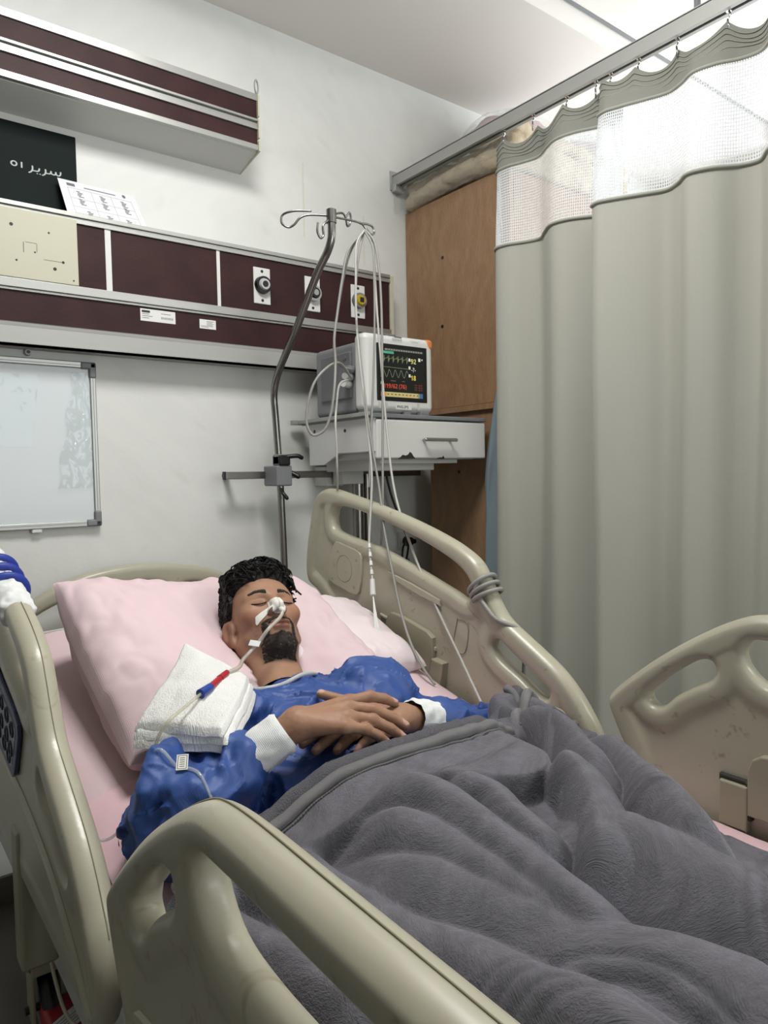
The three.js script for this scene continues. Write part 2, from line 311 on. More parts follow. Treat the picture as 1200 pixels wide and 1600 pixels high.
{ // bed head unit
  const t = thing('bed_head_unit', 'dark wood bed head panel with aluminium rails on the wall', 'wall panel', [0, 0, 0]);
  const x0 = -1.9, x1 = 1.04;
  obj('housing', [box(x0, x1, 1.70, 2.10, .0, .088), box(x0, x1 - .2, 1.70, 1.73, .0, .08)], M.aluDull, t);
  for (const [a, b] of [[-1.0, -.172], [-.17, -.082], [-.062, .288], [.300, x1 - .004]]) obj('wood_panel', box(a, b, 1.884, 2.071, .08, .096), M.wenge, t);
  obj('wood_panel', box(x0, x1 - .012, 1.762, 1.850, .08, .092), M.wenge, t);
  obj('divider', box(-.082, -.064, 1.884, 2.072, .085, .098), M.white, t);
  obj('divider', box(.288, .300, 1.884, 2.072, .085, .098), M.white, t);
  for (const [a, b, d] of [[2.072, 2.082, .102], [2.082, 2.091, .096], [2.091, 2.104, .102], [1.858, 1.884, .104], [1.850, 1.858, .098]]) obj('metal_rail', box(x0, x1, a, b, .08, d, .0015), M.alu, t);
  { // lower cover, turned in towards the wall
    const g = grid(2, 12, (u, v) => { const a = v * Math.PI / 2; return [lerp(x0, x1 - .012, u), 1.762 - .066 * Math.sin(a), .09 - .089 * (1 - Math.cos(a)), 0, 0]; });
    obj('lower_cover', g, phys(0xa3a49f, .5, {}), t);
  }
  obj('end_cap', box(x1, x1 + .018, 1.70, 2.10, 0, .1, .002), M.ivory, t);
  const blank = obj('blank_plate', box(-.62, -.165, 1.885, 2.082, .09, .104, .002), M.ivory, t);
  for (const [x, y, r] of [[-.345, 2.035, .005], [-.245, 2.028, .003], [-.335, 1.935, .003], [-.232, 1.925, .005], [-.18, 1.898, .0025], [-.285, 1.965, .0025], [-.208, 1.948, .004]]) obj('screw_hole', cyl([x, y, .1035], [x, y, .1045], r, r, 12), M.black, blank);
  obj('pen_mark', [box(-.262, -.212, 1.947, 1.9485, .1035, .1043), box(-.316, -.314, 1.96, 1.99, .1035, .1043), box(-.31, -.28, 1.99, 1.9915, .1035, .1043), box(-.28, -.2785, 1.965, 1.99, .1035, .1043)], std(0x6d6a5c, .8), blank);
  const plates = [[.459, M.black, M.lightgray, M.dark], [.670, M.chrome, M.dark, M.chrome], [.879, M.gray, std(0xb59c1e, .5), M.dark]];
  for (const [x, a, b, c] of plates) {
    const p = obj('gas_outlet_plate', box(x - .033, x + .033, 1.912, 2.040, .094, .1005, .003), M.white, t);
    obj('socket_ring', [cyl([x, 1.978, .1], [x, 1.978, .118], .031, .029, 28)], a, p);
    obj('socket_collar', [cyl([x, 1.978, .116], [x, 1.978, .126], .022, .018, 24)], b, p);
    obj('socket_core', x > .8 ? box(x - .009, x + .009, 1.969, 1.987, .12, .128) : cyl([x, 1.978, .12], [x, 1.978, .1275], .011, .011, 20), c, p);
    for (const y of [1.925, 2.027]) obj('screw', cyl([x, y, .1], [x, y, .102], .0055, .005, 12), M.dark, p);
  }
  const sticker = (x0, x1, y0, y1, f) => { const g = new THREE.PlaneGeometry(x1 - x0, y1 - y0); g.translate((x0 + x1) / 2, (y0 + y1) / 2, .0926); obj('sticker', g, std(0xffffff, .5, { map: canvasTex(256, Math.round(256 * (y1 - y0) / (x1 - x0)), f) }), t); };
  sticker(.022, .138, 1.806, 1.845, (c, w, h) => { c.fillStyle = '#d9dad6'; c.fillRect(0, 0, w, h); c.fillStyle = '#22282c'; c.beginPath(); c.roundRect(10, 10, 60, 17, 6); c.fill(); c.fillStyle = '#555'; for (let i = 0; i < 3; i++) c.fillRect(12, 34 + i * 14, 50 + 25 * (i === 1), 4); c.fillRect(150, 22, 70, 4); for (let i = 0; i < 40; i++) if ((i * 7) % 5 < 3) c.fillRect(150 + i * 2.3, 46, 1.6, 16); });
  sticker(.222, .281, 1.803, 1.834, (c, w, h) => { c.fillStyle = '#dcdcd8'; c.fillRect(0, 0, w, h); c.fillStyle = '#444'; c.font = '24px sans-serif'; for (let i = 0; i < 4; i++) c.fillRect(110, 22 + i * 18, 110 - 20 * (i % 2), 6); c.fillRect(20, 92, 190, 6); c.fillRect(20, 108, 120, 6); });
}
{ // information sheet standing on the panel
  const tex = canvasTex(512, 256, (c, w, h) => {
    c.fillStyle = '#d6d7da'; c.fillRect(0, 0, w, h); c.strokeStyle = '#8d8f95'; c.lineWidth = 2;
    for (const y of [60, 130, 190, 235]) { c.beginPath(); c.moveTo(50, y - 10); c.lineTo(470, y - 4); c.stroke(); }
    for (const x of [50, 200, 330, 470]) { c.beginPath(); c.moveTo(x, 50); c.lineTo(x + 4, 240); c.stroke(); }
    c.fillStyle = '#60636a'; c.fillRect(50, 18, 52, 20); c.fillRect(160, 28, 210, 7);
    for (const [x, y] of [[100, 66], [250, 66], [390, 70], [100, 120], [250, 118], [395, 118], [130, 200], [255, 205], [380, 206]]) { for (let k = 0; k < 5; k++) c.fillRect(x + (k * 5) % 7, y + k * 9, 22 + (k * 11) % 16, 6); }
    c.beginPath(); c.arc(430, 26, 12, 0, 7); c.fill();
  });
  const t = thing('information_sheet', 'white printed sheet leaning on the wall beside the green sign', 'paper', [0, 0, 0]);
  const P = (u, v) => { const a = [-.177, 2.106, .062], b = [.068, 2.106, .062], c = [-.197, 2.224, .03], d = [.040, 2.224, .018]; return [0, 1, 2].map(i => lerp(lerp(a[i], b[i], u), lerp(c[i], d[i], u), v)); };
  obj('card', grid(8, 8, (u, v) => { const p = P(u, v); return [p[0], p[1], p[2] - .0012, u, v]; }), phys(0xd3d4d6, .6), t);
  obj('print', grid(8, 8, (u, v) => { const p = P(u, v); return [p[0], p[1], p[2], u, v]; }), phys(0xffffff, .6, { map: tex }), t);
}
{ // whiteboard
  const t = thing('whiteboard', 'small framed whiteboard with grey corners under the wall panel', 'whiteboard', [0, 0, 0]);
  const x0 = -.95, x1 = -.104, y0 = 1.147, y1 = 1.670;
  obj('writing_surface', box(x0, x1 - .012, y0 + .012, y1 - .012, .004, .014), phys(0xc9d0d2, .14, { specularIntensity: .8 }), t);
  obj('frame', [box(x0, x1, y1 - .02, y1, .002, .022, .003), box(x0, x1, y0, y0 + .02, .002, .022, .003), box(x1 - .018, x1, y0, y1, .002, .022, .003)], M.alu, t);
  obj('frame_groove', [box(x0, x1 - .03, y1 - .0125, y1 - .011, .02, .0225), box(x0, x1 - .03, y0 + .0105, y0 + .012, .02, .0225), box(x1 - .010, x1 - .0085, y0 + .03, y1 - .03, .02, .0225)], M.gray, t);
  for (const s of [0, 1]) { const yy = s ? y1 : y0, d = s ? -1 : 1; obj('corner_piece', [box(x1 - .045, x1 + .002, Math.min(yy, yy + d * .022), Math.max(yy, yy + d * .022), .001, .026, .006), box(x1 - .02, x1 + .002, Math.min(yy, yy + d * .05), Math.max(yy, yy + d * .05), .001, .026, .006)], M.gray, t); }
  obj('hanger', [cyl([-.297, 1.688, .0], [-.297, 1.688, .016], .011, .009, 16)], M.lightgray, t);
  obj('hanger_screw', [cyl([-.297, 1.688, .015], [-.297, 1.688, .019], .005, .005, 12)], M.black, t);
  obj('pen_clip', box(-.31, -.28, y0 - .012, y0 + .004, .004, .02, .004), M.white, t);
  // peeling protective film
  const g = grid(30, 60, (u, v) => { const y = lerp(1.27, 1.635, v), wid = lerp(.115, .055, v), x = -.118 - wid * (1 - u); const w = .004 * fbm(x * 30, y * 22, 3, 3) + .006 * (1 - u) * (.5 + .5 * Math.sin(y * 60)); return [x + .006 * Math.sin(v * 17) * (1 - u), y, .018 + Math.abs(w) + .004 * (1 - u)]; });
  obj('loose_film', g, M.film, t);
  const g2 = grid(20, 20, (u, v) => [lerp(-.42, -.30, u) + .03 * v, lerp(1.40, 1.62, v), .016 + .003 * Math.abs(fbm(u * 4, v * 4, 9))]);
  obj('loose_film', g2, M.film, t);
}
// wall stains: old tape residue strips
for (const [x, y0, y1] of [[.70, 2.22, 2.50], [.985, 2.16, 2.36]]) {
  const g = grid(2, 30, (u, v) => [x + .007 * (u - .5) * (1 + .9 * fbm(v * 14, x, 1)) + .002 * fbm(v * 5, x, 7), lerp(y0, y1, v), .0006]);
  const o = tag(obj('tape_residue', g, std(0xd3d0c3, .7)), x < .8 ? 'thin yellowed tape mark on the wall above the steel pole' : 'thin yellowed tape mark on the wall left of the wardrobe', 'tape mark');
}
{ // medical wall rail
  const t = thing('equipment_bar', 'flat grey steel bar fixed to the wall at bed height', 'wall bar', [0, 0, 0]);
  obj('bar', [box(.298, 1.19, 1.289, 1.315, .09, .1, .002)], M.steel, t);
  obj('bar_end', box(.290, .299, 1.288, 1.316, .088, .102, .001), M.black, t);
  obj('bar_mount', [box(.72, .80, 1.255, 1.33, .0, .09, .004)], M.white, t);
  for (const x of [.34, 1.1]) obj('standoff', cyl([x, 1.302, 0], [x, 1.302, .092], .012), M.steel, t);
}
{ // IV pole
  const t = thing('infusion_pole', 'bent steel infusion pole with wire hooks clamped to the wall bar', 'IV pole', [0, 0, 0]);
  const X = .465;
  obj('pole', tube([[.49, .62, .16], [.488, .9, .16], [.48, 1.3, .155], [.472, 1.5, .15], [.468, 1.585, .15], [.464, 1.64, .178], [.456, 1.78, .33], [.450, 1.945, .495], [.452, 1.985, .54], [.456, 2.02, .555], [.458, 2.09, .555]], .0125, 120, 14), M.steel, t);
  obj('clamp', [box(.452, .515, 1.262, 1.335, .085, .185, .006), box(.462, .505, 1.335, 1.375, .14, .185, .005)], M.gray, t);
  obj('clamp_knob', [box(.462, .507, 1.335, 1.372, .135, .19, .006), tube([[.49, 1.365, .18], [.53, 1.368, .2], [.545, 1.362, .2]], .008, 12, 8), tube([[.465, 1.25, .19], [.462, 1.235, .21], [.47, 1.22, .22]], .007, 12, 8), tube([[.515, 1.31, .17], [.535, 1.295, .19]], .009, 8, 8)], M.black, t);
  obj('hub', [cyl([.458, 2.066, .555], [.458, 2.106, .555], .0155), cyl([.458, 2.106, .555], [.458, 2.109, .555], .0155, .01)], M.steel, t);
  const wires = [
    [[.458, 2.088, .555], [.39, 2.086, .52], [.372, 2.076, .51], [.358, 2.057, .5], [.345, 2.050, .49], [.328, 2.062, .48], [.33, 2.085, .48], [.352, 2.096, .50], [.40, 2.098, .53]],
    [[.458, 2.08, .555], [.438, 2.066, .56], [.424, 2.05, .56], [.424, 2.02, .56], [.415, 2.012, .56], [.404, 2.028, .56], [.406, 2.055, .56]],
    [[.458, 2.092, .555], [.528, 2.118, .52], [.54, 2.106, .515], [.548, 2.088, .51], [.560, 2.095, .505], [.566, 2.118, .505], [.562, 2.134, .505], [.548, 2.118, .505]],
    [[.458, 2.086, .555], [.56, 2.093, .545], [.585, 2.092, .54], [.600, 2.07, .55], [.612, 2.062, .55], [.628, 2.072, .545], [.625, 2.092, .54], [.606, 2.098, .535], [.585, 2.097, .53]],
  ];
  for (const w of wires) obj('wire_hook', tube(w, .0035, 60, 8), M.steel, t);
}
{ // wall socket with plug
  const t = thing('wall_socket', 'white double wall socket low beside the wardrobe', 'socket', [0, 0, 0]);
  obj('faceplate', [box(1.135, 1.215, .965, 1.045, 0, .012, .004), box(1.135, 1.215, .875, .955, 0, .012, .004)], M.white, t);
  obj('socket_well', [cyl([1.175, .915, .011], [1.175, .915, .0135], .018)], M.gray, t);
  const p = thing('power_plug', 'black power plug and lead in the wall socket', 'plug', [0, 0, 0]);
  obj('plug_body', [cyl([1.175, 1.005, .012], [1.175, 1.005, .045], .022, .018), box(1.15, 1.2, .995, 1.015, .03, .055, .006)], M.black, p);
  obj('lead', tube([[1.15, 1.005, .045], [1.12, .99, .06], [1.105, .94, .07], [1.12, .9, .06], [1.13, 1.0, .08], [1.10, 1.1, .07], [1.07, 1.2, .05], [1.05, 1.3, .04], [1.05, 1.38, .04]], .005, 60, 8), M.black, p);
}

// ------------------------------------------------------------------ monitor shelf, monitor
{
  const t = thing('monitor_shelf', 'white wall shelf with one drawer carrying the patient monitor', 'shelf', [0, 0, 0]);
  obj('side_panel', (() => { const s = new THREE.Shape([[.10, 1.335], [.20, 1.335], [.30, 1.375], [.505, 1.375], [.505, 1.490], [.10, 1.500]].map(p => new THREE.Vector2(...p))); const g = new THREE.ExtrudeGeometry(s, { depth: .012, bevelEnabled: false }); const p = g.attributes.position; for (let i = 0; i < p.count; i++) { const a = p.getX(i), b = p.getY(i), c = p.getZ(i); p.setXYZ(i, .640 + c, b, a); } g.index && g.setIndex(null); g.computeVertexNormals(); return g; })(), phys(0xcfd0cf, .4), t);
  obj('carcass', [box(.652, 1.145, 1.372, 1.485, .10, .49), box(.70, 1.06, 1.335, 1.372, .12, .46)], M.white, t);
  obj('under_tray', box(.66, 1.12, 1.348, 1.373, .13, .49, .004), M.lightgray, t);
  obj('top_plate', box(.632, 1.16, 1.486, 1.500, .06, .515, .003), M.gray, t);
  obj('top_edge', [box(.622, .634, 1.492, 1.506, -.0 + .03, .5, .003), box(.60, .66, 1.490, 1.508, .03, .05, .003)], M.aluDull, t);
  const d = obj('drawer', box(.648, 1.158, 1.350, 1.482, .49, .512, .006), M.white, t);
  obj('handle', [tube([[.842, 1.415, .538], [.984, 1.415, .538]], .0065, 4, 10), cyl([.852, 1.415, .51], [.852, 1.415, .538], .005), cyl([.974, 1.415, .51], [.974, 1.415, .538], .005)], M.chrome, d);
  { // torn dark patches along the lower drawer edge, where the laminate broke off
    const chip = pts => { const s = new THREE.Shape(pts.map(p => new THREE.Vector2(...p))); const g = new THREE.ExtrudeGeometry(s, { depth: .0015, bevelEnabled: false }); g.translate(0, 0, .5115); return g; };
    for (const g of [chip([[.735, 1.349], [.75, 1.356], [.757, 1.363], [.772, 1.36], [.783, 1.365], [.79, 1.373], [.798, 1.368], [.805, 1.358], [.815, 1.35]]), chip([[.91, 1.349], [.925, 1.354], [.938, 1.354], [.945, 1.36], [.95, 1.349]])]) obj('broken_laminate', g, std(0x2b241d, .9), d);
  }
  for (const [z, y] of [[.14, 1.46], [.34, 1.452]]) obj('screw', cyl([.638, y, z], [.640, y, z], .006, .006, 12), M.dark, t);
  obj('bracket', [box(.70, 1.0, 1.31, 1.338, .12, .40, .004), box(.742, .84, 1.262, 1.335, .1, .17, .004)], M.white, t);
  for (const x of [.755, .83, .99]) obj('bolt', cyl([x, 1.36, .49], [x, 1.36, .493], .007, .007, 12), M.dark, t);
  const c = obj('column', [cyl([.835, .3, .135], [.835, 1.30, .135], .022), cyl([.878, .3, .135], [.878, 1.30, .135], .013)], M.steel, t);
  obj('column_foot', box(.79, .93, 0, .3, .05, .22, .01), M.gray, t);
}
{
  const t = thing('patient_monitor', 'patient vital signs monitor with lit screen on the white shelf', 'monitor', [0, 0, 0]);
  const zf = .47;
  obj('front_shell', box(.632, .942, 1.512, 1.775, .405, zf, .022), M.white, t);
  obj('rear_housing', box(.640, .93, 1.505, 1.752, .15, .41, .02), std(0x85888b, .55), t);
  obj('connector_panel', [box(.632, .645, 1.56, 1.72, .2, .39, .006), cyl([.628, 1.70, .36], [.634, 1.70, .36], .008), cyl([.628, 1.665, .37], [.634, 1.665, .37], .006)], M.gray, t);
  obj('screen_bezel', box(.684, .908, 1.548, 1.742, zf - .004, zf + .0022, .004), M.black, t);
  const draw = (c, w, h) => {
    c.fillStyle = '#141816'; c.fillRect(0, 0, w, h);
    c.fillStyle = '#9a978a'; c.fillRect(60, 14, 430, 14); c.fillStyle = '#3e443f'; for (let i = 0; i < 14; i++) c.fillRect(90 + i * 28, 16, 10, 9);
    c.fillStyle = '#53b58b'; c.fillRect(10, 34, 150, 22); c.fillStyle = '#c9eedd'; c.font = '16px sans-serif'; c.fillText('-- ------ --', 18, 51);
    c.strokeStyle = '#9fae74'; c.lineWidth = 3; c.beginPath();
    for (let k = 0; k < 6; k++) { const x = 20 + k * 52; c.moveTo(x, 95); c.lineTo(x + 14, 92); c.lineTo(x + 18, 80); c.lineTo(x + 24, 95); c.lineTo(x + 27, 128); c.lineTo(x + 32, 68); c.lineTo(x + 36, 112); c.lineTo(x + 40, 95); c.lineTo(x + 52, 95); } c.stroke();
    c.beginPath(); c.moveTo(10, 165); c.lineTo(325, 170); c.stroke();
    c.strokeStyle = '#b9bd9c'; c.beginPath(); for (let x = 10; x < 320; x++) { const p = ((x - 10) % 66) / 66, y = 248 - 62 * Math.pow(Math.sin(Math.PI * p), 2) * (p < .5 ? 1 : .9); x === 10 ? c.moveTo(x, y) : c.lineTo(x, y); } c.stroke();
    c.fillStyle = '#f2eedb'; for (const y of [78, 145, 212]) { c.fillRect(326, y, 22, 26); } c.fillRect(12, 290, 18, 22); c.fillRect(440, 70, 26, 28); c.fillRect(478, 74, 12, 14);
    c.font = 'bold 58px sans-serif'; c.fillStyle = '#e2e38a'; c.fillText('92', 352, 122); c.fillStyle = '#e8ead9'; c.font = 'bold 50px sans-serif'; c.fillText('-?-', 356, 190);
    c.fillStyle = '#f3df57'; c.font = 'bold 58px sans-serif'; c.fillText('18', 348, 262);
    c.fillStyle = '#e2523d'; c.font = 'bold 50px sans-serif'; c.fillText('119/62 (76)', 40, 340);
    c.font = '18px sans-serif'; for (let k = 0; k < 3; k++) { c.fillText('119', 392, 308 + k * 20); c.fillText('62 76', 440, 308 + k * 20); }
    c.fillStyle = '#8c6a55'; c.fillRect(120, 276, 60, 5); c.fillRect(250, 276, 30, 5);
    c.fillStyle = '#d8c583'; c.fillRect(12, 372, 420, 40); c.fillStyle = '#e0a050'; c.fillRect(12, 372, 60, 40); c.fillStyle = '#4777a8'; c.fillRect(452, 372, 36, 40); c.fillStyle = '#c9bb88'; c.fillRect(436, 372, 12, 40); c.fillStyle = '#7d7350'; for (let k = 0; k < 9; k++) c.fillRect(80 + k * 42, 386, 22, 10);
  };
  const tex = canvasTex(512, 420, draw);
  const g = new THREE.PlaneGeometry(.200, .172); g.translate(.795, 1.645, zf + .0028);
  obj('screen', g, std(0x0a0c0b, .25, { emissive: 0xffffff, emissiveMap: tex, emissiveIntensity: .75 }), t);
  const lettering = (w, h, x, y, f, z = zf + .0006) => { const tx = canvasTex(256, Math.round(256 * h / w), f), gg = new THREE.PlaneGeometry(w, h); gg.translate(x, y, z); return obj('lettering', gg, std(0xffffff, .35, { map: tx }), t); };
  lettering(.07, .018, .80, 1.530, (c, w, h) => { c.fillStyle = '#dcdcd8'; c.fillRect(0, 0, w, h); c.fillStyle = '#26282c'; c.font = 'bold 50px sans-serif'; c.fillText('PHILIPS', 18, 52); });
  lettering(.045, .016, .775, 1.758, (c, w, h) => { c.fillStyle = '#dcdcd8'; c.fillRect(0, 0, w, h); c.strokeStyle = '#77797b'; c.lineWidth = 5; c.strokeRect(10, 20, 230, 60); c.fillStyle = '#77797b'; for (let k = 0; k < 5; k++) c.fillRect(25 + k * 42, 40, 30, 20); });
  lettering(.05, .012, .855, 1.757, (c, w, h) => { c.fillStyle = '#dcdcd8'; c.fillRect(0, 0, w, h); c.fillStyle = '#88898a'; c.font = '38px sans-serif'; c.fillText('IntelliVue', 40, 46); });
  obj('orange_corner', box(.905, .9425, 1.735, 1.7755, .41, zf + .0012, .015), std(0xd9824f, .45), t);
  obj('top_button', [box(.70, .735, 1.772, 1.778, .43, .462, .002), box(.74, .775, 1.772, 1.778, .43, .462, .002)], M.gray, t);
  obj('alarm_slot', box(.765, .795, 1.766, 1.769, zf - .003, zf + .001), M.dark, t);
  for (const g of [box(.69, .73, 1.522, 1.542, zf - .001, zf + .0006), box(.862, .872, 1.522, 1.545, zf - .001, zf + .0006)]) obj('smudged_label', g, std(0xbfc0b8, .6), t);
  obj('base_foot', [box(.66, .93, 1.500, 1.516, .2, .455, .004), box(.80, .83, 1.499, 1.512, .45, .475, .003), box(.87, .91, 1.499, 1.514, .45, .478, .003), box(.64, .66, 1.499, 1.518, .42, .47, .003)], M.gray, t);
  for (const [y, z, m] of [[1.655, .40, M.gray], [1.632, .39, M.lightgray], [1.608, .38, M.white]]) obj('cable_plug', [cyl([.632, y, z], [.585, y - .004, z + .035], .014, .011, 14)], m, t);
}
// ------------------------------------------------------------------ wardrobe and the bedding bags on it
{
  const t = thing('wardrobe_top_unit', 'upper brown wooden wardrobe unit beside the curtain', 'cabinet', [0, 0, 0]);
  obj('side_panel', box(1.205, 1.223, 1.56, 2.405, .005, .60), M.oak, t);
  obj('body', box(1.223, 2.1, 1.56, 2.40, .005, .58), M.oak, t);
  obj('bottom_rail', box(1.198, 1.206, 1.562, 1.640, .005, .60), M.oak, t);
  for (const [y, z] of [[2.167, .236], [1.893, .230]]) obj('screw_plug', cyl([1.2035, y, z], [1.2055, y, z], .007, .007, 12), M.black, t);
  for (const s of [0, 1]) obj('door', box(1.226 + .44 * s, 1.66 + .44 * s, 1.57, 2.395, .58, .60, .002), M.oak, t);
  const t2 = thing('wardrobe_base_unit', 'lower brown wooden wardrobe unit behind the bed guard', 'cabinet', [0, 0, 0]);
  obj('side_panel', box(1.205, 1.223, 0, 1.545, .145, .58), M.oak, t2);
  obj('body', box(1.223, 2.1, .0, 1.54, .145, .56), M.oak, t2);
  obj('top_ledge', box(1.19, 2.1, 1.538, 1.56, .02, .59), M.oak, t2);
  obj('screw_plug', cyl([1.2035, 1.302, .318], [1.2055, 1.302, .318], .007, .007, 12), M.black, t2);
  for (const s of [0, 1]) obj('door', box(1.226 + .44 * s, 1.66 + .44 * s, .05, 1.53, .56, .58, .002), M.oak, t2);
}
function softBlob(c, r, amp, freq, sd, cell = .014, flat = null) {
  return sdfMesh((x, y, z) => {
    let d = ell(x, y, z, c, r); if (Math.abs(d) < .08) d += amp * (1 - 2 * Math.abs(fbm(x * freq, y * freq, z * freq + sd, 3)));
    if (flat !== null) d = smax(d, flat - y, .02); return d;
  }, [c[0] - r[0] - .06, c[1] - r[1] - .06, c[2] - r[2] - .06], [c[0] + r[0] + .06, c[1] + r[1] + .06, c[2] + r[2] + .06], cell);
}
{
  const t = thing('folded_blanket', 'folded beige blanket in clear plastic on top of the wardrobe', 'blanket', [0, 0, 0]);
  obj('cloth', sdfMesh((x, y, z) => { // three rolled layers
    let d = 9; for (const [yy, r, xx] of [[2.446, .036, 1.205], [2.498, .034, 1.222], [2.55, .026, 1.25]]) { const ax = Math.max(0, x - (1.95)), q = Math.hypot(Math.max(0, 1.0 * (xx - x), x - 1.9), y - yy - .02 * Math.sin(z * 9 + yy * 20) * .6); d = smin(d, q - r, .012); }
    d = smax(d, .03 - z, .03); d = smax(d, z - .62, .03); return Math.abs(d) < .05 ? d + .009 * fbm(x * 9, y * 10, z * 9, 3) : d;
  }, [1.12, 2.37, .0], [2.0, 2.62, .68], .008), phys(0xb3a48c, .9, { bumpMap: plush, bumpScale: .002 }), t);
  obj('plastic_wrap', grid(60, 40, (u, v) => { const z = lerp(-.0, .62, u); const a = v * 1.0; const y = 2.405 + .125 * a - .01 * (1 - u); const x = 1.20 - .03 * Math.sin(Math.PI * a) - .05 * (1 - a) * (1 - u) + .012 * fbm(u * 7, v * 5, 2, 3); return [x, y, Math.max(.004, z - .0 + .04 * (1 - a) * u - .02 * (1 - a)), 0, 0]; }), M.film, t);
  const p = thing('pink_bedding_bundle', 'pink bedding bundle in clear plastic on the wardrobe near the wall', 'bedding', [0, 0, 0], 'pink bedding bundles on the wardrobe');
  obj('cloth', softBlob([1.66, 2.63, .22], [.30, .21, .2], .014, 6, 4, .013, 2.41), M.pink, p);
  obj('plastic_wrap', softBlob([1.66, 2.635, .22], [.325, .222, .212], .009, 6, 14, .016, 2.408), M.film, p);
  const q = thing('pink_bedding_bundle', 'pink bedding bundle in clear plastic seen through the curtain mesh', 'bedding', [0, 0, 0], 'pink bedding bundles on the wardrobe');
  obj('cloth', softBlob([1.88, 2.56, .40], [.2, .17, .19], .016, 7, 24, .013, 2.41), M.pink, q);
  obj('plastic_wrap', softBlob([1.88, 2.57, .40], [.222, .182, .203], .009, 6, 34, .016, 2.408), M.film, q);
}
// ------------------------------------------------------------------ curtain and its rail
{
  const t = thing('curtain_rail', 'square grey metal curtain rail running from the wall', 'curtain rail', [0, 0, 0]);
  obj('profile', [box(1.135, 1.175, 2.545, 2.551, .002, 4.2), box(1.135, 1.141, 2.505, 2.548, .002, 4.2), box(1.169, 1.175, 2.505, 2.548, .002, 4.2), box(1.141, 1.149, 2.505, 2.509, .002, 4.2), box(1.161, 1.169, 2.505, 2.509, .002, 4.2)], M.aluDull, t);
  obj('wall_flange', [box(1.125, 1.185, 2.49, 2.57, 0, .006, .002), box(1.13, 1.18, 2.48, 2.51, .006, .03, .004)], M.aluDull, t);
  obj('ceiling_rod', cyl([1.155, 2.55, 1.335], [1.155, HC, 1.335], .009), M.gray, t);
}
const planPts = [[.565, 1.205], [.572, 1.165], [.60, 1.135], [.65, 1.135], [.70, 1.16], [.76, 1.175], [.82, 1.135], [.875, 1.105], [.93, 1.115], [1.0, 1.16], [1.05, 1.195], [1.085, 1.185], [1.075, 1.145], [1.05, 1.11], [1.045, 1.085], [1.075, 1.07], [1.12, 1.09], [1.19, 1.13], [1.25, 1.155], [1.30, 1.13], [1.345, 1.095], [1.40, 1.11], [1.455, 1.155], [1.50, 1.165], [1.55, 1.115], [1.62, 1.09], [1.70, 1.14], [1.78, 1.18], [1.86, 1.12], [1.95, 1.09], [2.05, 1.15], [2.15, 1.17], [2.25, 1.1], [2.4, 1.15]];
const planCurve = new THREE.CatmullRomCurve3(planPts.map(p => V(p[1], 0, p[0])), false, 'centripetal');
planCurve.arcLengthDivisions = 2000;
const planLen = planCurve.getLength();
const NPL = 520, plan = planCurve.getSpacedPoints(NPL);
const hookZ = [.62, .755, .895, 1.007, 1.06, 1.155, 1.277, 1.422, 1.57, 1.72, 1.88, 2.05, 2.22];
const topY = z => { let a = .56, b = 2.4; for (const h of hookZ) { if (h <= z) a = h; } for (let i = hookZ.length - 1; i >= 0; i--) if (hookZ[i] > z) b = hookZ[i]; const w = b - a, s = clamp((z - a) / w, 0, 1); return 2.478 - Math.min(.06, .34 * w) * 4 * s * (1 - s) * .8; };
const curtX = (p, y) => { const k = sstep(2.1, 2.5, y); return lerp(p.x, 1.152 + (p.x - 1.135) * .62, k) + .010 * simplex(p.z * 3, y * .7, 5) * (1 - k); };
function curtainPart(y0f, y1f, nv, off = 0) {
  return grid(NPL, nv, (u, v) => { const i = Math.round(u * NPL), p = plan[i]; const ya = y0f(p.z), yb = y1f(p.z), y = lerp(ya, yb, v); return [curtX(p, y) + off, y, p.z + .012 * simplex(p.z * 2.2, y * .6, 11) * sstep(2.2, .6, y), u * planLen, y]; });
}
